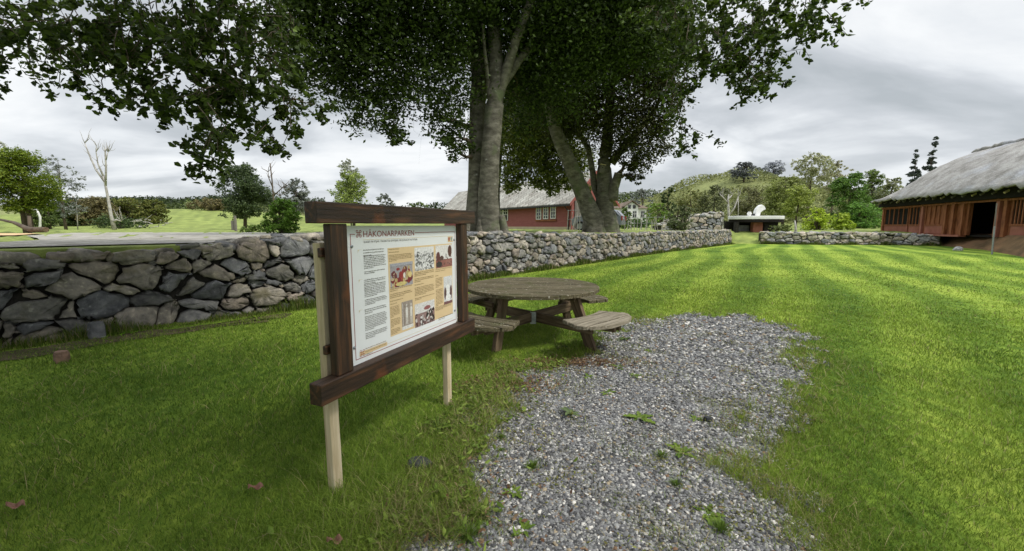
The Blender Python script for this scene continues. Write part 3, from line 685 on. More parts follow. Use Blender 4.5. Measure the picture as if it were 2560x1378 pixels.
def slab(d0,z0,d1,z1_):
    b=len(V); 
    for dz in (0,.09):
        for s,dd,z,u_,v_ in ((-o0,d0,z0,-o0,0),(Lb+o0,d0,z0,Lb+o0,0),(Lb+o0,d1,z1_,Lb+o0,4),(-o0,d1,z1_,-o0,4)): V.append(BP(s,dd,z+dz)); UV.append((u_,v_))
    F.extend([(b,b+3,b+2,b+1),(b+4,b+5,b+6,b+7),(b,b+1,b+5,b+4),(b+1,b+2,b+6,b+5),(b+3,b,b+4,b+7)])
slab(-eo,zo+.03,hw,zr_+.03); slab(2*hw+eo,zo+.03,hw,zr_+.03)
mesh('roof',V,F,M['slate'],barn,uv=UV)
mb=MB(); bbox(mb,-o0,Lb+o0,-eo-.1,-eo+.02,zo-.08,zo+.05); mb.build('gutter',M['darktrim'],barn)
mb=MB(); mb.tube([BP(.3,-eo,zo-.02),BP(.2,-.1,zo-.45),BP(.2,-.08,bz)],.04,6); mb.build('downpipe',M['darktrim'],barn)
# gable bargeboards and end doors (the near gable faces the camera)
mb=MB()
for sgn in (0,1):
    d_=-eo if sgn==0 else 2*hw+eo
    V=[BP(-o0-.04,d_,zo-.1),BP(-o0-.04,hw,zr_-.1),BP(-o0-.04,hw,zr_+.13),BP(-o0-.04,d_,zo+.13),BP(-o0-.003,d_,zo-.1),BP(-o0-.003,hw,zr_-.1),BP(-o0-.003,hw,zr_+.13),BP(-o0-.003,d_,zo+.13)]
    mb.add(V,[(0,1,2,3),(7,6,5,4),(0,4,5,1),(2,6,7,3)])
mb.build('bargeboard',M['red'],barn)
mb=MB(); bbox(mb,-.06,-.02,.3,2.0,bz+.02,ze-.1); mb.build('door',M['greywood'],barn); mb=MB(); bbox(mb,-.065,-.02,2.1,3.9,bz+.02,ze-.1); mb.build('door',M['greywood'],barn)
mb=MB(); bbox(mb,-.1,.0,-.06,.12,bz,ze); mb.build('corner_board',M['red'],barn)
def bwin(u0,u1,v0,v1):
    def sat(u): k=(u-1280)/f; return float((k*b0[1]-b0[0])/(bd_[0]-k*bd_[1]))
    s0,s1=sorted((sat(u0),sat(u1))); y=b0[1]+bd_[1]*(s0+s1)/2
    zt=D(u0,v0,y)[2]; zb_=D(u0,v1,y)[2]
    p=MB(); bbox(p,s0,s1,-.05,-.033,zb_,zt); wo=p.build('window',M['glass'],barn)
    p=MB(); t=.055
    bbox(p,s0-.02,s0+t,-.085,-.04,zb_,zt); bbox(p,s1-t,s1+.02,-.085,-.04,zb_,zt); bbox(p,s0+t,s1-t,-.085,-.04,zb_,zb_+t); bbox(p,s0+t,s1-t,-.085,-.04,zt-t,zt)
    m_=(s0+s1)/2; bbox(p,m_-.02,m_+.02,-.08,-.04,zb_+t,zt-t)
    for k in (1,2,3): z=zb_+(zt-zb_)*k/4; bbox(p,s0+t,s1-t,-.078,-.04,z-.014,z+.014)
    p.build('frame',M['white'],wo)
    return s0,s1,zb_,zt
W_=[bwin(1341.5,1353.5,513,549),bwin(1359,1371,512,548),bwin(1377,1389.5,511,547),bwin(1260,1271,521,552),bwin(1250,1258,522,553)]
mb=MB(); s0=min(W_[0][0],W_[2][0])-.1; s1=max(W_[0][1],W_[2][1])+.1; bbox(mb,s0,s1,-.12,-.04,W_[0][2]-.14,W_[0][2]-.03); mb.build('window_board',M['redh'],barn); mb=MB(); bbox(mb,s0,s1,-.1,-.04,W_[0][3]+.03,W_[0][3]+.12); mb.build('window_board',M['redh'],barn)
# ---------------- white house, car, bin ----------------
hd=62.; hx0=(1543-1280)/f*hd; hx1=(1612-1280)/f*hd; hb=D(1550,548,hd)[2]
hz=root('white_house',(hx0+2,hd,hb),'white house with a brown hipped roof and a front gable, beyond the forked tree','house')
zt=D(1550,521,hd)[2]; zrf=D(1550,504,hd)[2]
mb=MB(); mb.box(((hx0+hx1)/2,hd+3,(hb-1+zt)/2),(hx1-hx0,6,zt-hb+1)); mb.build('wall',M['white'],hz)
mb=MB(); V=[(hx0-.4,hd-.4,zt),(hx1+.4,hd-.4,zt),(hx1+.4,hd+6.4,zt),(hx0-.4,hd+6.4,zt),(hx0+1.3,hd+3,zrf),(hx1-1.0,hd+3,zrf)]; mb.add(V,[(0,1,5,4),(1,2,5),(2,3,4,5),(3,0,4),(3,2,1,0)])
M['tile']=mat('brown_tiles',[(.10,.07,.05),(.17,.13,.10)],scale=4,stretch=(1,1,4),rough=.9,bump=.3); mb.build('roof',M['tile'],hz)
gx=(1572-1280)/f*hd; gw=.95
mb=MB(); g0=D(1550,525,hd)[2]; g1=D(1550,516,hd)[2]; g2=D(1550,506,hd)[2]
V=[(gx-gw,hd-.8,hb-1),(gx+gw,hd-.8,hb-1),(gx+gw,hd-.8,g1),(gx,hd-.8,g2),(gx-gw,hd-.8,g1)]; V+=[(a,b+3.5,c) for a,b,c in V]; mb.add(V,[(0,1,2,3,4),(9,8,7,6,5),(1,6,7,2),(0,4,9,5),(2,7,8,3),(3,8,9,4)]); mb.build('front_gable',M['white'],hz)
mb=MB(); 
for sg in (-1,1): mb.add([(gx+sg*(gw+.25),hd-1.1,g1-.12),(gx,hd-1.1,g2+.12),(gx,hd+2.8,g2+.12),(gx+sg*(gw+.25),hd+2.8,g1-.12)]+[(gx+sg*(gw+.25),hd-1.1,g1-.02),(gx,hd-1.1,g2+.22),(gx,hd+2.8,g2+.22),(gx+sg*(gw+.25),hd+2.8,g1-.02)],[(0,1,2,3),(7,6,5,4),(0,4,5,1),(3,7,4,0)])
mb.build('gable_roof',M['tile'],hz)
for x in (gx-.35,gx+.35):
    p=MB(); p.box((x,hd-.83,g1-.1),(.4,.05,.5)); p.build('window',M['glass'],hz)
for x in (gx-.45,gx+.45,gx-2.6,gx+1.9,gx+2.9):
    yy=hd-.83 if abs(x-gx)<1 else hd-.03
    p=MB(); p.box((x,yy,hb+.7),(.5,.05,.9)); wo=p.build('window',M['glass'],hz); p=MB(); p.box((x,yy-.04,hb+.7),(.05,.03,.9)); p.box((x,yy-.04,hb+.75),(.5,.028,.05)); p.build('frame',M['white'],wo)
# car
cd=27.; cz=terrz((1552-1280)/f*cd,cd); cxx=(1541-1280)/f*cd
car=root('parked_car',(cxx,cd,cz),'silver grey estate car parked behind the forked tree','car')
prof=[(-1.5,.35),(-1.5,.75),(-1.35,.95),(-.5,1.05),(0,1.42),(.9,1.46),(1.35,1.38),(1.72,.98),(1.8,.8),(1.8,.38)]
mb=MB(); R=Matrix.Rotation(math.radians(-24),4,'Z'); Tm=Matrix.Translation((cxx-1.15,cd+1,cz-.05))@R
n=len(prof); V=[]
for y,sc in ((-.82,1),(-.7,1.0),(.7,1.0),(.82,1)):
    for (x,z) in prof: V.append(tuple(Tm@Vector((x,y*(1 if z<1.0 else .86),z))))
F=[tuple(range(n)),tuple(range(3*n,4*n))[::-1]]
for r in range(3):
    for i in range(n): F.append((r*n+i,(r+1)*n+i,(r+1)*n+(i+1)%n,r*n+(i+1)%n))
mb.add(V,F); mb.build('body',M['carp'],car,bevel=.05)
for ys in (-.83,.83):
    mb=MB(); V=[tuple(Tm@Vector(p)) for p in ((-.35,ys*.985,1.03),(.06,ys*.90,1.34),(1.2,ys*.90,1.34),(1.55,ys*.985,1.03))]; V+=[tuple(Tm@Vector(p)) for p in ((-.35,ys*1.0,1.03),(.06,ys*.915,1.34),(1.2,ys*.915,1.34),(1.55,ys*1.0,1.03))]; mb.add(V,[(4,5,6,7),(7,6,5,4)][:1]+[(0,1,2,3),(0,4,5,1),(1,5,6,2),(2,6,7,3)]); mb.build('side_window',M['glass'],car)
mb=MB(); V=[tuple(Tm@Vector(p)) for p in ((1.75,-.62,1.0),(1.42,-.6,1.36),(1.42,.6,1.36),(1.75,.62,1.0))]; mb.add(V,[(0,1,2,3)]); mb.build('rear_window',M['glass'],car)
for x,y in ((-.9,-.78),(1.15,-.78),(-.9,.78),(1.15,.78)):
    a=Tm@Vector((x,y-.1,.33)); b=Tm@Vector((x,y+.1,.33)); mb=MB(); mb.tube([a,b],.33,18); wh=mb.build('wheel',M['rubber'],car); a=Tm@Vector((x,y-.115 if y<0 else y+.115,.33)); b=Tm@Vector((x,y-.05 if y<0 else y+.05,.33)); mb=MB(); mb.tube([a,b],.2,14); mb.build('rim',M['steel'],wh)
for y in (-.72,.72):
    mb=MB(); p=Tm@Vector((1.79,y,.85)); mb.box(p,(.08,.2,.28),R.to_3x3()); mb.build('tail_light',M['redp'],car)
bp_=D(1254,583,17.5); bp_[2]=terrz(bp_[0],bp_[1])
o=root('waste_bin',bp_,'black bin half hidden on the right of the twin trunks','bin'); x,y,z=bp_; mb=MB(); mb.tube([(x,y,z),(x,y,z+.15),(x+.02,y,z+.62)],[.16,.19,.21],12); mb.build('body',M['darktrim'],o,smooth=True); mb=MB(); mb.tube([(x+.02,y,z+.625),(x+.02,y,z+.68),(x,y,z+.72)],[.22,.2,.07],12); mb.build('lid',M['darktrim'],o,smooth=True)
# thin sapling fences on the terrace
def stickfence(u0,u1,d0,d1,n,h,label):
    a=D(u0,570,d0); b=D(u1,570,d1); a[2]=terrz(a[0],a[1]); b[2]=terrz(b[0],b[1]); rt=root('stick_fence',a,label,'fence')
    for i in range(n):
        t=i/(n-1); p=a*(1-t)+b*t; mb=MB(); q=p+np.array([random.uniform(-.25,.25),0,h*random.uniform(.6,1.1)]); mb.tube([p-[0,0,.1],q],[.028,.018],5); mb.build('post',M['birch'],rt)
    mb=MB()
    for k in (.45,.8): mb.tube(wiggle(a+[0,0,h*k],b+[0,0,h*k],10,.006),.012,4)
    mb.build('wire',M['steel'],rt)
stickfence(1562,1660,30,27,16,1.1,'thin fence of pale sticks and wire right of the forked tree')
stickfence(1418,1462,25,24,8,1.5,'loose fence of thin saplings beside the barn corner')
# ---------------- the two great beeches ----------------
def fluted(seg,n,amp,ph):
    return [[1+amp*(max(0,1-i/(n*.55))*1.0+.25)*math.sin(k*2*math.pi/seg*3+ph+.05*i)+amp*.5*math.sin(k*2*math.pi/seg*7+ph*2) for k in range(seg)] for i in range(n)]
def limb(mb,pts,seg=14,amp=.07):
    """pts: (u,v,depth,width_px)"""
    pts=[(a,b,c_,w_*.88) for a,b,c_,w_ in pts]
    P=[];R=[]
    for i in range(len(pts)-1):
        a,b=pts[i],pts[i+1]
        for t in (0,.25,.5,.75): P.append(D(a[0]*(1-t)+b[0]*t,a[1]*(1-t)+b[1]*t,a[2]*(1-t)+b[2]*t)); R.append((a[3]*(1-t)+b[3]*t)/2/f*(a[2]*(1-t)+b[2]*t))
    a=pts[-1]; P.append(D(*a[:3])); R.append(a[3]/2/f*a[2])
    for i in range(1,len(P)-1): P[i]=P[i]+rng.normal(0,.006*R[i]/.3,3)
    mb.tube(P,R,seg,squash=fluted(seg,len(P),amp,random.uniform(0,6)))
    return [(p[0],p[1],p[2],r) for p,r in zip(P,R)]
def crownof(spec):
    B=[]
    for s in spec:
        u,v,d,r=s[:4]; c=D(u,v,d); R=r/f*d; B.append((c[0],c[1],c[2],R,R*(s[4] if len(s)>4 else 1.),R*(s[5] if len(s)>5 else .9)))
    return B
def foliage(name,blobs,n,size,c1,c2,par,clump=.3,per=26,shell=.4,fold=False,droop=.5,flat=.5):
    P=blob_points(blobs,n,clump=clump,per=per,shell=shell,droop=droop); V,F,C=leaves(P,size,lcols(len(P),c1,c2),flat=flat,fold=fold,droop=.3); return mesh(name,V,F,M['leaf'],par,cols=C)
c=D(1212,583,13.8)
T1=root('twin_beech_tree',(c[0],c[1],1.2),'tall beech with two grey trunks grown together, standing behind the wall by the information board','tree')
mb=MB(); q=[]
q+=limb(mb,[(1188,596,13.9,62),(1186,540,13.9,50),(1190,470,13.9,44),(1192,330,14.1,44),(1197,200,14.3,42),(1195,60,14.6,40),(1185,-120,15,34),(1170,-320,15.5,24)],18)
r_=limb(mb,[(1224,598,13.5,78),(1224,560,13.5,66),(1222,500,13.5,56),(1226,400,13.5,50),(1233,300,13.6,49),(1240,225,13.7,47),(1238,120,13.9,36),(1228,0,14.2,32),(1215,-160,14.5,28)],20,.09); q+=r_
q+=limb(mb,[(1238,300,13.7,18),(1248,235,13.7,27),(1266,175,13.6,27),(1290,100,13.5,24),(1320,20,13.4,22),(1345,-60,13.3,16)],12,.05)
q+=limb(mb,[(1242,290,13.8,14),(1255,215,13.8,24),(1298,150,14,22),(1340,100,14.4,20),(1400,20,14.8,15),(1440,-60,15,12)],12,.05)
q+=limb(mb,[(1190,150,14.3,26),(1160,115,14,20),(1110,90,13.6,16),(1040,60,13,11),(960,40,12.4,7)],10,.05)
q+=limb(mb,[(1190,110,14.3,14),(1140,110,14,10),(1070,140,13.4,7),(1000,170,13,5)],8,.04)
q+=limb(mb,[(1226,280,13.62,10),(1220,205,13.6,13),(1212,130,13.4,9),(1206,60,13.3,7)],8,.04)
# root flare
for (u,v,du) in ((1165,590,-14),(1200,597,-4),(1245,597,16),(1262,590,20),(1225,600,2)):
    limb(mb,[(u-du*.4,v-50,13.4,18),(u,v-8,13.25,24),(u+du*.6,v+8,13.15,20)],8,.1)
mb.build('trunk',M['bark'],T1,smooth=True)
L1=[(730,40,11.5,90),(760,120,11.8,95),(720,190,12,35),(800,200,12,75),(860,110,12.3,120),(880,225,12.4,75),(930,160,12.8,110),(935,280,12.6,70),(985,320,12.6,48),(1000,360,12.6,28),(960,60,12.8,110),(1040,210,13,100),(1060,90,13.4,120),
 (1110,300,13.3,62),(1140,345,13.4,50),(1150,385,13.4,30),(1120,200,13.5,95),(1180,60,15.5,120),(1280,120,15,130),(1300,250,15.5,90),(1380,60,15,140),(1400,180,15.2,120),(1330,0,14,120),(1480,40,15,130),(1550,80,15.5,120),
 (1620,30,15.5,110),(1090,0,13,130),(850,20,12,110),(690,235,11.5,22),(1680,100,15.5,80),
 (760,-110,11,140),(950,-130,12,160),(1150,-150,13,170),(1350,-160,14,170),(1550,-150,14,160),(1250,-330,14,200),(1000,-330,12,180)]
B1=crownof(L1); mb=MB(); branches(mb,q,B1,.10); mb.build('branches',M['barkdark'],T1,smooth=True)
foliage('crown',B1,165000,.13,(.026,.045,.009),(.09,.14,.025),T1,clump=.30,shell=.3)
c=D(1500,580,19.8)
T2=root('forked_beech_tree',(c[0],c[1],1.2),'dark copper tinged beech forking low into leaning limbs, with a sawn stub','tree')
mb=MB(); q=[]
q+=limb(mb,[(1488,592,19.8,75),(1484,555,19.8,58),(1462,500,19.7,46),(1438,440,19.5,42),(1412,380,19.2,38),(1390,330,19.0,34),(1370,260,18.9,26),(1350,180,18.8,19.2)],16,.1)
q+=limb(mb,[(1520,594,19.9,62),(1518,555,19.9,54),(1512,510,19.9,46),(1512,460,20.0,42),(1510,410,20.1,36),(1515,370,20.2,34),(1522,310,20.2,26),(1530,200,20.2,20),(1540,80,20.2,14)],16,.1)
q+=limb(mb,[(1500,500,20.1,19.2),(1486,470,20.2,18.2),(1480,420,20.2,16),(1470,370,20.2,14),(1450,340,20.2,12),(1420,325,20.0,9)],10,.06)
q+=limb(mb,[(1528,408,20.1,26),(1545,385,20.0,22),(1572,352,19.8,19.2),(1620,300,19.4,12),(1650,250,19.2,8)],10,.06)
q+=limb(mb,[(1532,500,19.7,34),(1535,470,19.6,28),(1543,445,19.5,24),(1546,434,19.5,23)],12,.05)
for (u,v,du) in ((1462,592,-12),(1482,596,-4),(1504,598,0),(1526,597,8),(1540,592,14)):
    limb(mb,[(u-du*.6,v-60,19.7,16),(u,v-10,19.6,24),(u+du*.5,v+6,19.5,20)],8,.12)
mb.build('trunk',M['bark'],T2,smooth=True)
mb=MB(); a=D(1546,434.5,19.5); mb.tube([a,D(1546.3,432.5,19.49)],.19,12); mb.build('cut_face',M['pine'],T2)
L2=[(1450,300,19.7,80),(1400,300,19.7,60),(1520,230,19.2,120),(1560,300,19.2,90),(1610,340,19.0,70),(1650,345,18.8,42),(1600,395,19.0,48),(1565,420,19.2,30),(1590,445,19.0,19.2),(1640,270,18.8,70),(1660,210,18.6,55),(1620,170,18.7,90),(1500,120,19.2,130),(1440,180,19.7,120),(1430,80,19.2,120),(1580,60,19.2,120),(1340,240,20.0,80),(1660,120,18.7,70),(1540,380,19.8,35),(1500,-100,19.2,180),(1630,-60,19.2,130)]
B2=crownof(L2); mb=MB(); branches(mb,q,B2,.12); mb.build('branches',M['barkdark'],T2,smooth=True)
foliage('crown',B2,108000,.135,(.036,.034,.012),(.09,.115,.025),T2,clump=.27,shell=.35)
# nest box on the right limb
p=D(1505,423,19.5); o=root('nest_box',p,'pale wooden nest box fixed to the right limb of the forked beech','nest box'); mb=MB(); R=Matrix.Rotation(.2,3,'Y'); mb.box(p,(.2,.2,.34),R); mb.build('box',M['greywood'],o,bevel=.008); mb=MB(); mb.box(p+np.array([.03,-.02,.19]),(.26,.28,.03),R); mb.build('lid',M['pine'],o)
mb=MB(); mb.tube([p+np.array([0,-.105,.05]),p+np.array([0,-.112,.05])],.022,10); mb.build('entrance_hole',M['dark'],o)
# olive tree behind, hanging over the barn roof
c=D(1275,575,24.5)
T3=root('olive_beech_tree',(c[0],c[1],1.2),'lighter olive green beech hanging over the barn roof between the two big trees','tree')
mb=MB(); q=limb(mb,[(1240,590,24.5,30),(1238,480,24.5,26),(1245,380,24.5,24),(1270,250,24.5,18),(1300,100,24.5,12)],12,.06)
q+=limb(mb,[(1245,360,24.5,14),(1300,340,24,10),(1370,350,23.5,7),(1420,380,23,4)],8,.05); mb.build('trunk',M['bark'],T3,smooth=True)
B3=crownof([(1290,350,24,50),(1290,410,24,48),(1280,455,24,32),(1340,390,23.5,55),(1390,385,23.5,50),(1345,440,23.5,40),(1395,440,23.4,40),(1430,430,23.4,34),(1380,470,23.3,22),(1420,463,23.3,18),(1450,400,23.6,40),(1340,320,24,70),(1300,250,24.4,100),(1400,300,24,80),(1460,470,26,16)])
mb=MB(); branches(mb,q,B3,.08); mb.build('branches',M['barkdark'],T3,smooth=True)
foliage('crown',B3,45000,.16,(.09,.12,.02),(.24,.28,.05),T3,clump=.26,shell=.4)
# ---------------- the overhanging lime whose trunk stands behind the camera ----------------
T4=root('overhanging_lime_tree',(-4.2,-4.5,0),'near broadleaf tree whose leafy twigs hang down across the top of the view','tree')
mb=MB()
mb.tube([(-4.2,-4.5,-.1),(-4.15,-4.5,.8),(-4.1,-4.4,3),(-4.,-4.2,6),(-3.8,-3.8,9),(-3.6,-3.5,13)],[.62,.46,.4,.34,.24,.08],16,squash=fluted(16,6,.06,1))
def limb3(pts,r0,r1):
    n=len(pts); P=[]
    for i in range(n-1):
        for t in (0,.33,.66): P.append(np.array(pts[i])*(1-t)+np.array(pts[i+1])*t+rng.normal(0,.05,3))
    P.append(np.array(pts[-1])); m_=len(P); R=[r0+(r1-r0)*i/(m_-1) for i in range(m_)]; mb.tube(P,R,8); return [(p[0],p[1],p[2],r) for p,r in zip(P,R)]
q=limb3([(-4.1,-4.4,3.6),(-4.6,-1,5.6),(-5.4,3,6.4),(-5.2,6,5.6)],.2,.03)
q+=limb3([(-4.1,-4.3,4.3),(-2.5,-1,6.4),(-1.8,3,7.2),(-2.6,6.5,6.2)],.2,.03)
q+=limb3([(-4,-4.3,5),(-1,-2,7.2),(2,2,7.8),(4.2,6.4,6.6)],.2,.03)
q+=limb3([(-4,-4.3,5.2),(-7,-1,7),(-8,3,7)],.16,.03)
mb.build('trunk',M['barkdark'],T4,smooth=True)
# sprays: hanging twigs with alternate leaves
LP=[];TW=MB()
def spray(p,dr,L,level=0):
    p=np.array(p,float); dr=np.array(dr,float); dr/=np.linalg.norm(dr); n=max(3,int(L/.07)); P=[p.copy()]; st=L/n
    for i in range(n):
        dr=dr+rng.normal(0,.14,3)+np.array([0,0,-.05]); dr/=np.linalg.norm(dr); p=p+dr*st; P.append(p.copy())
        if level<2 and random.random()<(.42 if level==0 else .3) and i>0:
            side=rng.normal(size=3); side[2]=side[2]*.5-.25; spray(p,dr*.7+side*.8,L*random.uniform(.25,.5),level+1)
        for _ in range(2 if level else 1):
            if random.random()<.85: LP.append(p+rng.normal(0,.03,3)+np.array([0,0,-.03]))
    for _ in range(3): LP.append(p+rng.normal(0,.035,3))
    TW.tube(P[::2] if len(P)>4 else P,[max(.0022,(.008 if level==0 else .004)*(1-.75*i/len(P[::2] if len(P)>4 else P))) for i in range(len(P[::2] if len(P)>4 else P))],4,cap=False)
def sprays(u,v,r,d,n,L=.5,down=.7):
    for _ in range(n):
        an=random.uniform(0,6.28); k=random.random()**.5*r
        dd=d+random.uniform(-.5,.5); c=D(u+math.cos(an)*k,v+math.sin(an)*k-L*.35/dd*f,dd)
        s=rng.normal(size=3)*.7; s[2]=s[2]*.3-down; spray(c,s,L*random.uniform(.6,1.2))
for a in [(40,30,90,6,17),(30,120,50,6,5),(10,170,24,6,3),(70,150,22,6,2),(150,40,110,6.2,22),(180,120,60,6,7),(280,40,110,6,22),(250,95,60,6,8),(390,60,110,6,24),(340,110,40,6,4),(450,150,80,6,14),(500,50,120,6.2,26),(560,150,100,6,22),(620,60,100,6.2,20),
          (390,190,26,5.8,2),(330,235,22,5.8,2),(480,230,60,5.8,7),(560,240,70,5.8,13),(640,200,60,6,9),(690,60,60,6.2,6),(690,130,50,6.2,5),(530,330,45,5.6,6),(560,370,38,5.6,5),(655,310,26,6,2),(670,360,24,6,2),(720,275,26,6.3,5),(735,330,14,6.3,2),(215,190,20,5.8,2),(300,180,20,5.8,1),
          (1690,60,60,8,8),(1700,150,40,8,5),(1690,215,24,8,3),(1695,270,20,8,3),(1705,325,16,8,3),(1760,60,80,7.8,16),(1740,140,50,7.8,6),(1830,40,90,7.6,22),(1850,110,70,7.4,16),(1880,160,60,7.4,16),(1900,190,38,7.4,8),(1940,60,80,7.4,16),(2010,20,60,7.3,9),(2050,5,40,7.3,6),(1660,20,60,8,8),(2000,60,30,7.3,3)]:
    sprays(*a[:4],int(a[4]*1.0)+1)
# long bare hanging twigs
for (u0,v0,u1,v1,d) in ((690,130,640,240,5.9),(640,240,625,300,5.9),(262,120,258,245,5.8),(150,140,235,230,5.8),(620,120,520,280,5.8),(700,200,720,300,6.2)):
    P=wiggle(D(u0,v0,d),D(u1,v1,d),6,.05); TW.tube(P,[.012,.011,.009,.008,.006,.005,.003],5,cap=False)
LP=np.array(LP); V,F,C=leaves(LP,.084,lcols(len(LP),(.025,.045,.008),(.12,.18,.025)),fold=True,aspect=.62,droop=.5,flat=.2)
mesh('leaf_sprays',V,F,M['leaf'],T4,cols=C)
TW.build('twigs',M['barkdark'],T4,smooth=True)
HB_=[(-6.5,2,6.5,2,2.4,1),(-4,3,6.8,2.2,2.2,1),(-2,3.5,7.2,2,2,1),(-7.5,4.8,6.9,1.6,1.4,.8),(-4.2,5.6,6.2,1.6,1.1,.5),(-5,-1,7,2.6,2.6,1.3),(-1.6,0,7.6,2.4,2.4,1.2),(1.2,.4,7.8,2.2,1.6,1.),(-.4,1.8,7.6,2,1.8,1),(.4,-1.4,8.2,2.4,1.6,1.2),(2.8,5.4,7.2,1.2,1.,.5),(3.2,-1.2,7.9,1.7,1.5,1.),(1.4,-2.6,8.6,2,1.6,1.2),(-8,0,7.5,2.4,2.4,1.3),(-3.6,-3.6,10,3.4,3.4,2.6),(-1,-3.5,8.5,2.6,2.2,1.5),(-6.5,-4,8.5,2.6,2.4,1.6)]  # unseen crown lobes of the near tree, placed to shade the left lawn
mb=MB(); branches(mb,q,HB_,.07); mb.build('branches',M['barkdark'],T4,smooth=True)
foliage('crown',HB_,120000,.14,(.022,.040,.008),(.07,.11,.02),T4,clump=.3,per=24,shell=.2,fold=False)
# ---------------- far vegetation ----------------
def farwood(name,specs,label=None):
    VV=[];FF=[];CC=[];b=0
    for (u0,u1,vt0,vt1,d,thick,c1,c2,n,ls) in specs:
        t=rng.uniform(0,1,n); u=u0+(u1-u0)*t; dd=d+rng.uniform(-thick,thick,n); x=(u-1280)/f*dd
        zt=H-(np.array([ (vt0+(vt1-vt0)*k) for k in t])-564)/f*dd; zt=zt+ (np.sin(x*.11)+.6*np.sin(x*.33+1)+.7*np.sin(x*1.1))*.0045*d
        z0=terr(x,dd)-.2; zt=np.maximum(zt,z0+.3)
        z=z0+(zt-z0)*rng.uniform(0,1,n)**.55
        V,F,C=leaves(np.stack([x,dd,z],1),ls,lcols(n,c1,c2,.4)*(.75+.5*rng.uniform(size=(n,1))),flat=.8)
        VV.append(V);FF.append(F+b);CC.append(C);b+=len(V)
    o=mesh(name,np.concatenate(VV),np.concatenate(FF),M['leaf'],None,cols=np.concatenate(CC)); tag(o,label,None,None,'stuff'); return o
o=farwood('distant_wood',[(180,560,502,498,230,20,*DK,9000,1.3),(540,820,494,500,250,20,*DK,6000,1.3),(300,700,508,505,150,8,*MID,5000,.9),(750,1160,512,516,240,20,*DK,4000,1.2),(1540,1720,490,478,240,16,*MID,6000,1.2)],'dark distant wood along the low hills on the horizon')
# hill cover scattered over the terrain
n=80000; u=rng.uniform(1540,2600,n); dd=rng.uniform(85,215,n); x=(u-1280)/f*dd; z=terr(x,dd)
cl=np.sin(x*.21+np.sin(dd*.13)*2)+np.sin(dd*.17+x*.05); keep=(cl+rng.normal(0,.5,n)>-.5); x,dd,z,cl=x[keep],dd[keep],z[keep],cl[keep]
hgt=np.clip(1.2+cl*1.1,.4,4.5)*rng.uniform(.1,1,len(x)); pts=np.stack([x,dd,z+hgt],1)
cc=lcols(len(x),(.15,.17,.06),(.32,.34,.13),.3); ol=(np.sin(x*.09+1.3)*np.sin(dd*.07)>.25)[:,None]; cc=np.where(ol,lcols(len(x),(.12,.14,.06),(.22,.24,.10),.3),cc)
V,F,C=leaves(pts,.95,cc,flat=.8); o=mesh('hill_scrub',V,F,M['leaf'],None,cols=C); tag(o,'scrub and bushes covering the round hill on the right',None,None,'stuff')
GT='trees and bushes beyond the walls'
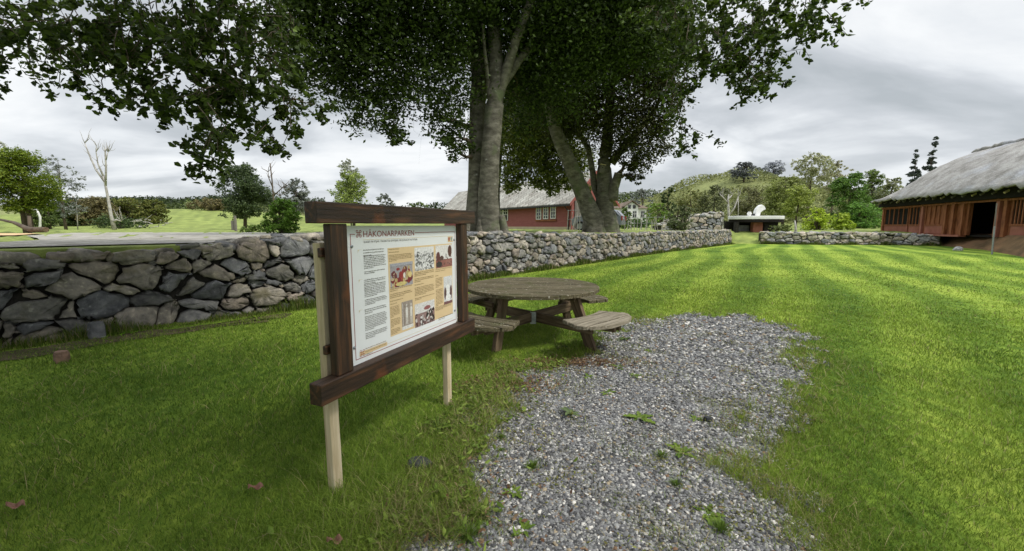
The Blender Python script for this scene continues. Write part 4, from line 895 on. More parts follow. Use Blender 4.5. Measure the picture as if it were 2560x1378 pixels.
tr=[ # name,u,base,d,w,top,c1,c2,label,kw
('orchard_tree',70,600,17,190,372,(.05,.08,.008),(.13,.16,.016),'dense olive rounded tree on two stems at the left edge of the view',dict(stems=2,trunk=.26,dens=1.6)),
('grey_leaved_tree',172,585,26,110,388,*GREY,'thin grey leaved tree right of the olive rounded tree',dict(dens=.18,trunk=.2)),
('tall_pale_tree',-12,590,30,90,300,*PALE,'faint pale tree top rising above the olive rounded tree at the left edge',dict(dens=.25,trunk=.3)),
('dark_round_tree',617,592,30,140,410,(.025,.04,.018),(.075,.10,.04),'large dark round tree left of the information board',dict(dens=1.1,trunk=.18)),
('bright_shrub',712,582,15,105,497,(.05,.10,.012),(.12,.20,.03),'bright green shrub between the dark round tree and the information board',dict(shape='bush',trunk=.06,stems=5,dens=1.1)),
('grey_green_tree',748,560,62,76,446,*GREY,'grey green tree behind the bright green shrub',dict(dens=.9)),
('yellow_green_tree',888,560,45,112,428,(.09,.12,.03),(.22,.26,.07),'bushy yellow green tree just above the board',dict(dens=.8,trunk=.15)),
('thin_birch',882,560,47,70,396,*PALE,'sparse pale birch top rising out of the yellow green tree',dict(dens=.35,trunk=.45,bark='birch')),
('small_tree',968,540,75,56,484,*GREY,'small grey tree right of the yellow green tree',dict(dens=.8)),
('low_tree',1048,540,95,54,502,*MID,'low far tree left of the barn roof',dict(dens=.8)),
('low_tree',1092,540,98,50,506,*DK,'darkest low far tree nearest the barn roof',dict(dens=.8)),
('russet_bush',240,588,38,130,492,*BR,'brownish bush behind the leaning dead birch',dict(shape='bush',trunk=.03,stems=4)),
('green_bush',130,590,30,80,520,*MID,'green bush behind the olive rounded tree',dict(shape='bush',trunk=.03,stems=3)),
('dark_bush',170,588,36,90,500,*DK,'dark bush between the grey leaved tree and the dead birch',dict(shape='bush',trunk=.03,stems=3)),
('mixed_bush',330,582,42,100,494,(.06,.075,.02),(.15,.15,.04),'green and brown bush right of the dead birch',dict(shape='bush',trunk=.03,stems=4)),
('olive_bush',398,582,44,80,498,*OL,'olive bush at the left end of the pale field',dict(shape='bush',trunk=.04,stems=3)),
('spreading_conifer_bush',545,548,70,110,498,*BR,'wide brownish layered bush on the far side of the pale field',dict(shape='bush',trunk=.02,stems=3)),
('hedge_bush',490,535,90,80,504,(.10,.13,.05),(.2,.23,.09),'pale hedge bush at the top of the pale field',dict(shape='bush',trunk=.02)),
('low_juniper',310,585,33,150,560,*DK,'low dark spreading bush in the grass below the mixed bush',dict(shape='bush',trunk=.02,stems=2)),
('leafy_shrub',635,592,18,55,562,(.08,.12,.03),(.16,.22,.06),'pale green weedy shrub at the foot of the dark round tree',dict(shape='bush',trunk=.03)),
('hilltop_tree',1848,450,150,76,404,(.05,.055,.055),(.11,.12,.12),'dark bluish tree on the top of the round hill',dict(dens=.8,trunk=.15)),
('faded_tree',1920,460,170,60,402,(.22,.23,.25),(.36,.37,.40),'ghostly pale grey tree right of the hilltop tree',dict(dens=1.2,trunk=.3)),
('airy_tree',2010,560,80,110,382,(.14,.15,.08),(.28,.28,.16),'tall airy pale leaved tree rising above the yellow bushes',dict(dens=.3,trunk=.55)),
('airy_tree',2070,560,85,80,404,(.15,.15,.09),(.30,.29,.18),'second airy pale tree leaning right above the dark green trees',dict(dens=.3,trunk=.55)),
('olive_tree',1950,570,58,120,440,(.09,.11,.03),(.2,.22,.07),'olive tree with visible stem behind the white shelter roof',dict(dens=.8,trunk=.2)),
('olive_tree',1985,580,46,90,462,(.11,.14,.03),(.24,.27,.06),'yellowish olive tree right of the white shelter roof',dict(dens=.6,trunk=.3)),
('green_tree',2110,575,60,110,430,(.04,.08,.015),(.10,.17,.03),'full dark green tree left of the thatched hall',dict(dens=1.,trunk=.1)),
('green_tree',2165,575,64,90,424,(.06,.09,.025),(.15,.19,.06),'green tree with a spiky top nearest the thatched hall',dict(dens=.8,trunk=.1)),
('green_tree',2215,575,60,80,440,(.10,.11,.06),(.22,.23,.12),'pale tree rising right behind the end of the thatched roof',dict(dens=.7,trunk=.1)),
('green_bush',2150,580,48,110,505,(.05,.11,.02),(.13,.22,.04),'mid green bush below the trees left of the thatched hall',dict(shape='bush',trunk=.02,stems=3)),
('yellow_bush',2035,585,42,80,520,(.17,.23,.02),(.34,.40,.05),'bright yellow green bush above the far low wall',dict(shape='bush',trunk=.02,stems=3)),
('yellow_bush',2095,585,43,70,532,(.15,.21,.02),(.30,.36,.05),'smaller yellow green bush right of the brightest one',dict(shape='bush',trunk=.02,stems=3)),
('conifer',2264,560,75,62,375,(.04,.05,.045),(.10,.12,.10),'shorter grey conifer behind the thatched roof',dict(shape='cone',dens=1.1,trunk=.1)),
('conifer',2304,560,75,66,354,(.04,.05,.045),(.10,.12,.10),'taller grey conifer behind the thatched roof',dict(shape='cone',dens=1.1,trunk=.1)),
('hill_tree',1600,520,120,70,472,*GREY,'round grey green tree above the white house',dict(dens=.9,trunk=.1)),
('hill_tree',1566,530,130,50,484,*MID,'dark hill tree left of the white house',dict(dens=.9,trunk=.1)),
('hill_tree',1665,510,125,50,458,*DK,'dark tree on the left shoulder of the round hill',dict(dens=.9,trunk=.1)),
('hill_tree',1720,540,95,80,470,(.10,.12,.04),(.22,.21,.09),'yellowish tree on the lower slope of the hill',dict(dens=.8,trunk=.1)),
('hill_tree',1780,550,90,90,462,(.07,.08,.04),(.14,.15,.07),'brownish green tree in the middle of the lower slope',dict(dens=.8,trunk=.1)),
('hill_tree',1862,555,80,90,466,(.07,.075,.035),(.15,.145,.07),'olive brown tree directly behind the white sculpture',dict(dens=.8,trunk=.1)),
('garden_tree',1640,570,40,70,505,(.07,.12,.02),(.16,.22,.04),'small thin green tree right of the white house',dict(dens=.4,trunk=.3,stems=2)),
('dark_shrub',1700,580,33,85,515,(.05,.065,.03),(.12,.14,.06),'dark loose shrub growing before the rubble wall',dict(shape='bush',trunk=.03,stems=4,dens=.8)),
('dark_shrub',1655,572,48,60,528,(.05,.07,.03),(.11,.14,.05),'smaller dark shrub left of the loose one by the rubble wall',dict(shape='bush',trunk=.03,stems=3,dens=.8)),
('garden_hedge',1590,560,58,90,545,(.03,.06,.015),(.07,.12,.025),'clipped dark hedge in front of the white house',dict(shape='bush',trunk=.02,stems=2,dens=1.5)),
('tuft_bush',1560,585,46,44,520,(.05,.08,.02),(.1,.15,.03),'small bush left of the garden hedge behind the forked beech',dict(shape='bush',trunk=.02)),
('creeping_bush',1950,590,36,60,560,(.07,.09,.03),(.15,.17,.06),'low bush on the stones right of the shelter',dict(shape='bush',trunk=.02)),
('back_tree',2380,560,90,90,420,*MID,'green tree mostly hidden behind the thatched roof',dict(dens=.6)),
('back_tree',-60,590,30,120,400,*MID,'green tree just outside the left edge',dict(dens=.5)),
]
for t in tr:
    nm,u,bv,d,wp,tv,c1,c2,lb,kw=t; tree(nm,u,bv,d,wp,tv,c1,c2,lb,'bush' if 'bush' in nm or 'shrub' in nm or nm in('low_juniper','garden_hedge') else 'tree',GT,**kw)
# leaning dead birch and other bare stems
def bare(name,pts,d,label,mat_='birch',kids=()):
    pts=[(a,b,c_*.78) for a,b,c_ in pts]; P=[D(u,v,d) for u,v,_ in pts]; P[0][2]=min(P[0][2],terrz(P[0][0],P[0][1])); rt=root(name,P[0],label,'tree'); mb=MB(); mb.tube(P,[w_/2/f*d for _,_,w_ in pts],8); mb.build('trunk',M[mat_],rt,smooth=True)
    for k in kids:
        Q=[D(u,v,d) for u,v,_ in k]; mb=MB(); mb.tube(Q,[w_/2/f*d for _,_,w_ in k],6)
        for _ in range(8):
            i=random.randint(1,len(Q)-1); e=Q[i]+np.array([random.uniform(-.6,.6),0,random.uniform(.2,1)]); mb.tube(wiggle(Q[i],e,3,.1),[.02,.016,.01,.005],4)
        mb.build('branch',M[mat_],rt,smooth=True)
bare('dead_birch',[(284,555,13),(278,540,9),(268,485,7),(262,455,6),(258,440,5)],28,'leaning white dead birch with a few bare branches',kids=[[(262,455,5),(240,425,4),(222,385,3),(212,358,2)],[(258,440,5),(245,410,3),(240,380,2),(241,365,1.5)],[(264,465,5),(265,420,4),(263,380,3),(263,372,2)],[(284,554,7),(292,550,5),(303,553,3)],[(265,400,3),(270,380,1.5)]])
bare('bare_snag',[(690,560,5),(684,500,4.5),(680,450,4),(675,408,3)],29,'thin bare dead stem on the right side of the dark round tree','barkdark',kids=[[(682,470,3),(672,445,2),(670,430,1.2)],[(684,490,3),(705,470,2),(720,465,1)],[(683,480,3),(700,490,2),(716,480,1)]])
bare('pale_dead_tree',[(1824,585,9),(1822,540,7),(1820,500,6),(1822,486,3)],44,'pale dead tree with broken branches left of the shelter','birch',kids=[[(1821,510,5),(1806,492,3),(1800,486,2)],[(1820,500,5),(1830,488,2)],[(1823,540,4),(1836,520,3),(1846,492,2)]])
bare('white_sapling',[(1845,560,3),(1846,520,2.5),(1845,488,2)],48,'slender white stem right of the pale dead tree','birch')
bare('young_stem',[(195,580,3),(193,540,2.5),(190,500,2)],27,'thin young pale stem before the dark bush','birch')
bare('bare_stump',[(1990,590,10),(1990,575,6),(1987,552,4)],37,'pale twisted stump on the stones below the yellowish olive tree','birch',kids=[[(1990,580,4),(2004,588,3),(2016,594,2)],[(1990,578,3),(1982,588,2),(1978,594,1.5)]])
# pale fallen branches in the grass, fallen log, posts
p=D(355,562,31); o=root('fallen_branches',p,'heap of pale fallen branches lying in the grass below the bushes','branches')
mb=MB()
for k_ in range(16):
    a=D(random.uniform(325,430),random.uniform(548,568),31+random.uniform(-.6,.6)); e=a+np.array([random.uniform(-1.1,1.1),random.uniform(-.3,.3),random.uniform(-.25,.4)]); mb=MB(); mb.tube(wiggle(a,e,4,.1),[.035,.03,.025,.02,.01],5); mb.build('stick',M['birch'],o)
P=[D(4,570,15.2),D(36,573,15),D(75,585,14.6),D(118,600,14.2)]
for p in P: p[2]=terrz(p[0],p[1])+.16
P[0][2]+=.35; P[1][2]+=.25
o=root('fallen_log',P[-1],'brown fallen log leaning over the orange sand patch','log'); mb=MB(); mb.tube(P,[.04,.055,.085,.09],10); mb.build('log_stem',M['barkdark'],o,smooth=True); mb=MB(); e=P[-1]; mb.tube([e,e+(P[-1]-P[-2])*.012],.085,10); mb.build('cut_end',M['legwood'],o)
bare('slim_upright_stem',[(75,605,9),(75,570,9),(73,540,8)],14.8,'short grey stem standing beside the fallen log','barkdark')
p=D(589,588,22); p[2]=terrz(p[0],p[1]); o=root('grey_gate_post',p,'grey square post at the edge of the pale field left of the dark round tree','post'); x,y,z=p; mb=MB(); mb.box((x+.04,y,z+.38),(.1,.1,.86)); mb.build('post_shaft',M['greywood'],o,bevel=.01); mb=MB(); mb.box((x-.10,y,z+.3),(.16,.05,.5)); mb.build('board',M['greywood'],o)
p=D(100,560,20); p[2]=terrz(p[0],p[1]); o=root('white_hoop',p,'curved white hoop standing under the olive rounded tree','hoop'); mb=MB(); mb.tube([p+np.array(q_) for q_ in ((-.1,0,0),(.0,0,.3),(.05,0,.7),(-.05,0,1.0),(-.25,0,1.15))],.045,8); mb.build('tube',M['white'],o,smooth=True); mb=MB(); mb.tube([p+np.array([-.25,0,1.15]),p+np.array([-1.4,0,1.2])],.03,6); mb.build('rail',M['barkdark'],o)
# ---------------- information board ----------------
Lp=np.array([-.979,2.137,0.]); dd_=np.array([.381,.925,0.])/math.hypot(.381,.925); nn_=np.array([dd_[1],-dd_[0],0.])
P0=Lp+nn_*.07
def Q(s,z,dep=0.): 
    return P0+dd_*s-nn_*dep+np.array([0,0,z])
IB=root('information_board',Q(.6,0,.1),'white printed information board in a dark stained timber frame on pale posts','sign')
UPN=tuple(nn_)
def bar(nm,s0,z0,s1,z1,w_,dep0,dep1,mt,vert=False):
    """rectangular member: spans along its long side, width w_ across, depth dep0..dep1"""
    dm=(dep0+dep1)/2
    return beam(nm,Q(s0,z0,dm),Q(s1,z1,dm),w_,dep1-dep0,M[mt],IB,up=UPN,bevel=.005,wob=.0008)
bar('top_beam',-.103,1.564,1.545,1.569,.107,-.012,.070,'stain')
bar('bottom_beam',-.138,.648,1.522,.643,.113,-.012,.070,'stain')
bar('upright',.045,.706,.045,1.509,.112,.0,.052,'stain'); bar('upright',1.385,.706,1.375,1.513,.10,.0,.052,'stain')
bar('rear_batten',-.02,1.36,1.40,1.36,.05,.068,.092,'stain'); bar('rear_batten',-.02,.84,1.40,.84,.05,.068,.092,'stain')
bar('post',.044,-.25,.030,1.41,.066,.094,.142,'pine'); bar('post',1.262,-.25,1.262,1.38,.062,.094,.142,'pine')
# plate with round corners
DP=.054
def plate(s0,s1,z0,z1,r,dep,nm,mt,parent,n=6,th=.003):
    pts=[]
    for cx_,cz_,a0 in ((s1-r,z1-r,0),(s0+r,z1-r,90),(s0+r,z0+r,180),(s1-r,z0+r,270)):
        for k in range(n+1):
            a=math.radians(a0+90*k/n); pts.append((cx_+r*math.cos(a),cz_+r*math.sin(a)))
    V=[Q(s,z,dep) for s,z in pts]+[Q(s,z,dep+th) for s,z in pts]; m_=len(pts)
    F=[tuple(range(m_)),tuple(range(m_,2*m_))[::-1]]+[(i,m_+i,m_+(i+1)%m_,(i+1)%m_) for i in range(m_)]
    return mesh(nm,V,F,M[mt],parent)
pan=plate(.110,1.325,.704,1.499,.03,DP-.004,'sign_plate','panelw',IB)
def onp(X,Y):                          # from the close-up of the board to (s,z) on the plate
    u=740+X/2.417; v=480+Y/2.417; o_=np.array([0,0,H]); r=ray(u,v); pl=Q(0,0,DP-.004); t=np.dot(pl-o_,nn_)/np.dot(r,nn_); q=o_+r*t-P0; return float(np.dot(q,dd_)),float(q[2])
def quads(nm,R,mt,lift=.0008,cols=None):
    V=[];F=[];C=[]
    for i,r in enumerate(R):
        pts=[(r[0],r[1]),(r[2],r[1]),(r[2],r[3]),(r[0],r[3])] if len(r)==4 and not hasattr(r[0],'__len__') else r
        b=len(V); V+=[Q(s,z,DP-.004-lift) for s,z in pts]; F.append(tuple(range(b,b+len(pts)))); C+=[cols[i] if cols else (1,1,1)]*len(pts)
    return mesh(nm,V,F,M[mt],pan,cols=np.array(C) if cols else None)
sL,zT=onp(552,340); sR,zB=onp(948,733)
quads('text_field',[(sL,zB,sR,zT)],'tan')
s_a,z_a=onp(383,968); s_b,z_b=onp(550,905); z_c=onp(383,995)[1]
quads('credit_box',[(s_a,z_c,s_b,z_b+.0*z_a)],'tan')
s0,z0=onp(325,256); s1=onp(959,240)[0]; zb=onp(345,1026)[1]; sh0=onp(355,252)[0]; sh1=onp(718,246)[0]; t=.0028
quads('border',[(s0,zb,s0+t*1.6,z0),(s0,zb,s1,zb+t*1.4),(s1-t*1.2,zb,s1,z0),(s0,z0-t,sh0,z0+t*.4),(sh1,z0-t,s1,z0+t*.4)],'redp')
zg1=onp(403,290)[1]; sg=onp(403,290)[0]; zg2=onp(560,932)[1]
quads('rule',[(sg,zg1-.001,sR,zg1+.001),(s_b,zb+.022,sR,zb+.024)],'gold')
def text(nm,body,s,z,width,height,mt,lift=.0016,bold=.0):
    cu=bpy.data.curves.new(nm,'FONT'); cu.body=body; cu.size=1; cu.offset=bold; cu.resolution_u=3
    ob=bpy.data.objects.new('tmp',cu); COL.objects.link(ob); bpy.context.view_layer.update(); me=bpy.data.meshes.new_from_object(ob.evaluated_get(bpy.context.evaluated_depsgraph_get())); bpy.data.objects.remove(ob)
    n=len(me.vertices); co=np.empty(n*3); me.vertices.foreach_get('co',co); co=co.reshape(-1,3)
    w0,w1=co[:,0].min(),co[:,0].max(); X=(co[:,0]-w0)/(w1-w0)*width; Z=co[:,1]*height/.7
    F=[tuple(p.vertices) for p in me.polygons]; bpy.data.meshes.remove(me)
    return mesh(nm,[Q(s+a,z+b,DP-.004-lift) for a,b in zip(X,Z)],F,M[mt],pan)
ht0,hz=onp(406,273); ht1=onp(713,266)[0]; hz2=onp(406,234)[1]
text('title','HÅKONARPARKEN',ht0,hz,ht1-ht0,(hz2-hz)*.95,'redp')
su0,sz=onp(408,309); su1=onp(732,298)[0]; sz2=onp(408,296)[1]
text('subtitle','SLAGET PÅ FITJAR / THE BATTLE OF FITJAR / DIE SCHLACHT AUF FITJAR',su0,sz,su1-su0,(sz2-sz),'ink')
def looped(nm,cs,cz,a,th,mt):
    c_,h=a*.62,a*.30; r=c_-h; V=[];F=[]
    def rib(pts):
        b=len(V); m_=len(pts)
        for i,p in enumerate(pts):
            q0=pts[max(i-1,0)]; q1=pts[min(i+1,m_-1)]; tx,ty=q1[0]-q0[0],q1[1]-q0[1]; L=math.hypot(tx,ty); nx,ny=-ty/L*th/2,tx/L*th/2
            V.append(Q(cs+p[0]+nx,cz+p[1]+ny,DP-.0058)); V.append(Q(cs+p[0]-nx,cz+p[1]-ny,DP-.0058))
        for i in range(m_-1): F.append((b+2*i,b+2*i+1,b+2*i+3,b+2*i+2))
    for s_ in (-h,h): rib([(s_,-c_),(s_,c_)]); 
    for s_ in (-h,h): rib([(-c_,s_),(-h-th/2,s_)]); rib([(-h+th/2,s_),(h-th/2,s_)]); rib([(h+th/2,s_),(c_,s_)])
    for sx_ in (-1,1):
        for sy_ in (-1,1): rib([(sx_*(c_+r*math.cos(math.radians(a_))),sy_*(c_+r*math.sin(math.radians(a_)))) for a_ in range(180,-91,-15)])
    mesh(nm,V,F,M[mt],pan)
ca=onp(378,253); looped('looped_square_emblem',ca[0],ca[1],(ht0-onp(362,253)[0])*.37,.0036,'redp')
cb_=onp(400,974); looped('looped_square_emblem',cb_[0],cb_[1],.020,.0026,'redp')
def greek(nm,X0,X1,Y0,Y1,n,mt='ink',skip=(),short=.6):
    s0_,zt=onp(X0,Y0); s1_=onp(X1,Y0)[0]; zb2=onp(X0,Y1)[1]; R=[]; lh=(zt-zb2)/n; h=min(lh*.42,.0042)
    for i in range(n):
        if i in skip: continue
        z=zt-lh*(i+.8); e=s1_-random.uniform(0,.08)*(s1_-s0_) if i+1 not in skip and i<n-1 else s0_+(s1_-s0_)*random.uniform(.25,short)
        s=s0_
        while s<e:
            k=random.randint(2,9)
            for _ in range(k):
                if s>e: break
                wl=random.choice((.0016,.0022,.0026)); u_=random.random(); a=z-(h*.45 if u_<.12 else 0); b=z+h*(1.55 if u_>.72 else 1)
                R.append((s,a,s+wl*.62,b)); 
                if random.random()<.6: R.append((s+wl*.62,z+h*random.choice((0,.45,.75)),s+wl*.95,z+h*random.choice((.3,.95))+.0003))
                s+=wl*1.12
            s+=.0024
    return quads(nm,R,mt,.0014)
greek('text_block',404,538,342,392,3); greek('text_block',407,540,384,500,11,skip=(8,)); greek('text_block',410,543,528,562,3); greek('text_block',411,545,560,690,13,skip=(8,)); greek('text_block',414,547,708,742,3,skip=()); greek('text_block',415,549,752,895,14,skip=(9,))
M['ink2']=mat('brown_ink',[(.20,.14,.06),(.26,.18,.09)],scale=4,rough=.5)
greek('text_block',558,705,344,424,9,'ink2',skip=(1,3)); greek('text_block',566,705,586,668,8,'ink2',skip=(2,6)); greek('text_block',568,626,676,868,22,'ink2',skip=(1,10,17),short=.9); greek('text_block',714,833,486,660,19,'ink2',skip=(3,7,9,16)); greek('text_block',842,942,464,486,2,'ink2'); greek('text_block',842,884,503,694,22,'ink2',skip=(1,9),short=.9); greek('text_block',842,942,696,722,4,'ink2')
greek('text_block',860,950,760,778,2,'ink2'); greek('text_block',417,545,938,990,3,'ink2'); 
greek('caption',566,700,576,584,1,'ink2'); greek('caption',716,832,468,476,1,'ink2'); greek('caption',716,790,800,808,1,'ink2')
for (X,Y) in ((372,356),(378,537),(380,722)):
    a=onp(X,Y); quads('flag_mark',[(a[0],a[1]-.012,a[0]+.0012,a[1]+.004),(a[0],a[1]+.0045,a[0]+.03,a[1]+.0055),(a[0]+.002,a[1]-.003,a[0]+.007,a[1]+.003)],'gold',.0014)
def picture(nm,X0,Y0,X1,Y1,bgc,shapes,label=None):
    a=onp(X0,Y0); b=onp(X1,Y1); w_,h_=b[0]-a[0],a[1]-b[1]
    R=[(a[0],b[1],b[0],a[1])]; C=[bgc]; o_=quads(nm,R,'col',.0012,C)
    V=[];F=[];C=[];
    for k,(kind,x,y,rx,ry,c_) in enumerate(shapes):
        x=min(max(x,rx),1-rx); y=min(max(y,ry),1-ry)
        n=4 if kind=='b' else 9; bb=len(V)
        for i in range(n):
            an=2*math.pi*(i+.5)/n; j=random.uniform(.8,1.) if kind!='b' else 1
            if kind=='b': px_,py_=((1,1),(-1,1),(-1,-1),(1,-1))[i]; 
            else: px_,py_=math.cos(an)*j,math.sin(an)*j
            V.append(Q(a[0]+w_*(x+rx*px_),b[1]+h_*(y+ry*py_),DP-.0054-.00003*(k+1))); C.append(c_)
        F.append(tuple(range(bb,bb+n)))
    if V:
        q_=mesh(nm,V,F,M['col'],pan,cols=np.array(C))
R_=lambda a,b: random.uniform(a,b)
sh1_=[('o',R_(.05,.95),R_(.0,.75),R_(.03,.10),R_(.05,.18),random.choice([(.30,.05,.05),(.22,.04,.05),(.40,.10,.07),(.16,.05,.06),(.50,.38,.18),(.55,.45,.30)])) for _ in range(70)]+[('o',.6,.45,.06,.14,(.75,.7,.62)),('o',.86,.45,.1,.16,(.68,.55,.25)),('o',.45,.12,.28,.1,(.62,.52,.22)),('b',.5,.94,.5,.06,(.40,.40,.44))]
picture('picture',566,436,706,556,(.36,.34,.36),sh1_)
sh2_=[('o',R_(.02,.98),R_(.0,.8),R_(.01,.05),R_(.01,.05),random.choice([(.12,.12,.12),(.35,.35,.35),(.6,.6,.6),(.2,.2,.2)])) for _ in range(170)]
picture('picture',714,338,834,460,(.74,.74,.73),sh2_)
sh3_=[('b',.5,.18,.5,.18,(.30,.13,.11)),('o',.12,.5,.14,.25,(.14,.06,.06)),('o',.35,.42,.14,.12,(.12,.07,.06)),('o',.88,.72,.14,.3,(.12,.06,.05)),('o',.15,.15,.2,.15,(.06,.05,.05)),('b',.62,.5,.02,.1,(.15,.12,.12)),('o',.75,.2,.2,.12,(.34,.17,.14))]+[('o',R_(.05,.95),R_(.05,.5),.03,.03,(.10,.06,.06)) for _ in range(20)]
picture('picture',842,325,943,446,(.72,.70,.68),sh3_)
sh4_=[('o',.12,.4,.16,.26,(.12,.07,.07)),('o',.9,.4,.16,.3,(.13,.07,.07)),('b',.5,.05,.5,.05,(.2,.1,.1)),('o',.5,.5,.24,.27,(.80,.80,.79)),('o',.5,.22,.34,.16,(.82,.82,.81)),('o',.52,.78,.14,.09,(.62,.62,.62)),('b',.48,.9,.02,.07,(.6,.6,.6))]
picture('picture',891,514,944,666,(.66,.67,.68),sh4_)
sh5_=[]
for cx_ in (.45,.85): sh5_+=[('o',cx_,.68,.12,.12,(.72,.70,.66)),('o',cx_,.85,.05,.06,(.68,.66,.62)),('b',cx_,.52,.09,.10,(.70,.68,.64)),('b',cx_-.05,.3,.03,.14,(.66,.63,.58)),('b',cx_+.05,.3,.03,.14,(.62,.6,.55))]
sh5_+=[('b',.5,.06,.5,.06,(.72,.71,.69)),('b',.1,.55,.015,.4,(.7,.68,.65)),('b',.2,.55,.012,.4,(.2,.15,.13))]
picture('picture',636,668,708,812,(.34,.29,.25),sh5_)
sh6_=[('b',.5,.78,.5,.22,(.68,.67,.66)),('o',.62,.72,.2,.1,(.30,.12,.12))]+[('o',R_(.03,.97),R_(.05,.6),R_(.02,.05),R_(.04,.1),random.choice([(.04,.03,.03),(.6,.58,.55),(.12,.06,.06),(.7,.68,.66),(.05,.04,.04)])) for _ in range(80)]
picture('picture',716,682,838,778,(.30,.20,.19),sh6_)
a=onp(916,270); b=onp(946,302); quads('crest_field',[(a[0],b[1],b[0],a[1])],'tan',.0009)
def shield(nm,X,Y,c_,c2):
    a=onp(X,Y); w_=.0105; pts=[(-w_,.014),(w_,.014),(w_,-.002),(w_*.6,-.011),(0,-.016),(-w_*.6,-.011),(-w_,-.002)]
    o_=quads(nm,[[(a[0]+x,a[1]+y) for x,y in pts][::-1]],'col',.0018,[c_])
    quads('charge',[[(a[0]+x*.6+.001,a[1]+y*.55) for x,y in ((-w_*.6,.006),(w_*.2,.013),(w_*.8,.004),(w_*.3,-.010),(-w_*.5,-.004))][::-1]],'col',.0024,[c2])
shield('crest',924,286,(.32,.05,.06),(.45,.2,.12)); shield('crest',938,285,(.22,.33,.48),(.45,.60,.08))
for (X,Y) in ((335,329),(351,942),(954,288),(958,716)):
    s_,z_=onp(X,Y); mb=MB(); mb.tube([Q(s_,z_,DP-.004),Q(s_,z_,DP-.009),Q(s_,z_,DP-.012)],[.0095,.0085,.004],12); mb.build('screw',M['steel'],pan,smooth=False)
# ---------------- round picnic table ----------------
tcx,tcy=.275,5.49
PT=root('picnic_table',(tcx,tcy,0),'weathered round wooden picnic table with four curved bench seats','picnic table')
Tc=np.array([tcx,tcy,0.])
def planks(nm,outline,ang,pitch,gap,z0,z1,mt,off=0.,hole=None):
    """outline polygon cut into planks that run along ang; one mesh with local x along the planks"""
    ca,sa=math.cos(ang),math.sin(ang); loc=[(x*ca+y*sa,-x*sa+y*ca) for x,y in outline]
    y0,y1=min(p[1] for p in loc),max(p[1] for p in loc); V=[];F=[]; y=y0+off
    while y<y1:
        a,b=y+gap/2,y+pitch-gap/2; pl=clip(clip(loc,0,a,0,-1),0,b,0,1); y+=pitch
        if len(pl)<3: continue
        c=np.mean(pl,axis=0); dz=random.uniform(-.002,.002); n=len(pl); bs=len(V); e=.007
        ins=[]
        for p in pl:
            v=np.array(p)-c; L=np.linalg.norm(v); ins.append(tuple(c+v*(1-e*1.2/max(L,.05))))
        for ring,z in ((pl,z0),(pl,z1-.006+dz),(ins,z1+dz)):
            for p in ring: V.append((p[0],p[1],z))
        for r in range(2):
            for i in range(n): F.append((bs+r*n+i,bs+r*n+(i+1)%n,bs+(r+1)*n+(i+1)%n,bs+(r+1)*n+i))
        F.append(tuple(range(bs,bs+n))[::-1]); F.append(tuple(range(bs+2*n,bs+3*n)))
    me=bpy.data.meshes.new(nm); me.from_pydata(V,[],F); me.materials.append(M[mt]); 
    import bmesh
    bm=bmesh.new(); bm.from_mesh(me); bmesh.ops.recalc_face_normals(bm,faces=bm.faces); bm.to_mesh(me); bm.free()
    o=bpy.data.objects.new(nm,me); COL.objects.link(o); o.parent=PT; o.rotation_euler=(0,0,ang); return o
cir=[(.885*math.cos(2*math.pi*i/72),.885*math.sin(2*math.pi*i/72)) for i in range(72)]
planks('tabletop',cir,math.radians(-9),.098,.011,.658,.702,'weather')
AZ=[math.radians(-46),math.radians(-127),math.radians(133),math.radians(47)]
for k,a in enumerate(AZ):
    ha=math.radians(25 if k else 24); ri,ro=.90,1.37; o_=[]
    for i in range(13): t=-ha+2*ha*i/12; o_.append((a+t,ri+.0))
    o2=[]
    for i in range(17):
        t=ha*1.0-2*ha*i/16; x_=abs(t)/ha; rr2=ro-.16*x_**3.2; o2.append((a+t*(1.02 if x_<.99 else .98),rr2))
    pts=[(r*math.cos(t),r*math.sin(t)) for t,r in o_+o2]
    planks('bench_seat',pts,a+math.pi/2,.145,.018,.385,.427,'weather2' if k==0 else 'weather',off=.0)
    ur=np.array([math.cos(a),math.sin(a),0]); ut=np.array([-math.sin(a),math.cos(a),0]); z=np.array([0,0,1.])
    rf={0:1.03,1:.86,2:.98,3:.98}[k]
    # leg, sloping outward from under the top to the ground
    beam('leg',Tc+ur*(rf-.02)+ut*.035-z*.12,Tc+ur*.66+ut*.035+z*.655,.13,.055,M['legwood'],PT,up=tuple(ut),bevel=.004,wob=.0006).scale=(1,1,1)
    # seat bearers
    for sg in (-1,1): 
        beam('seat_bearer',Tc+ur*.72+ut*(.035+sg*.052)+z*.325,Tc+ur*1.30+ut*(.035+sg*.052)+z*.345,.042,.085,M['legwood'],PT,bevel=.003)
for a,zc in ((AZ[0],.275),(AZ[1],.290)):
    ur=np.array([math.cos(a),math.sin(a),0]); 
    b=AZ[2] if a==AZ[0] else AZ[3]; ub=np.array([math.cos(b),math.sin(b),0])
    beam('cross_beam',Tc+ur*.98+np.array([0,0,zc]),Tc+ub*.98+np.array([0,0,zc]),.048,.13,M['legwood'],PT,bevel=.004)
for a in (AZ[0],AZ[1]):
    ur=np.array([math.cos(a),math.sin(a),0]); beam('top_bearer',Tc+ur*.72+np.array([0,0,.615 if a==AZ[0] else .61]),Tc-ur*.72+np.array([0,0,.615 if a==AZ[0] else .61]),.05,.08,M['legwood'],PT,bevel=.004)
ur=np.array([math.cos(math.radians(-86)),math.sin(math.radians(-86)),0])
o=MB(); R=Matrix.Rotation(math.radians(4),3,'Z'); c=D(1333,795,5.36); o.box(c,(.075,.006,.16),R); o.box(c+np.array([-.036,.03,0]),(.004,.06,.16),R)
for dx,dz in ((-.018,.055),(.018,.055),(-.018,-.055),(.018,-.055)): q_=c+np.array([dx,-.004,dz]); o.tube([q_,q_+np.array([0,-.006,0])],.006,8)
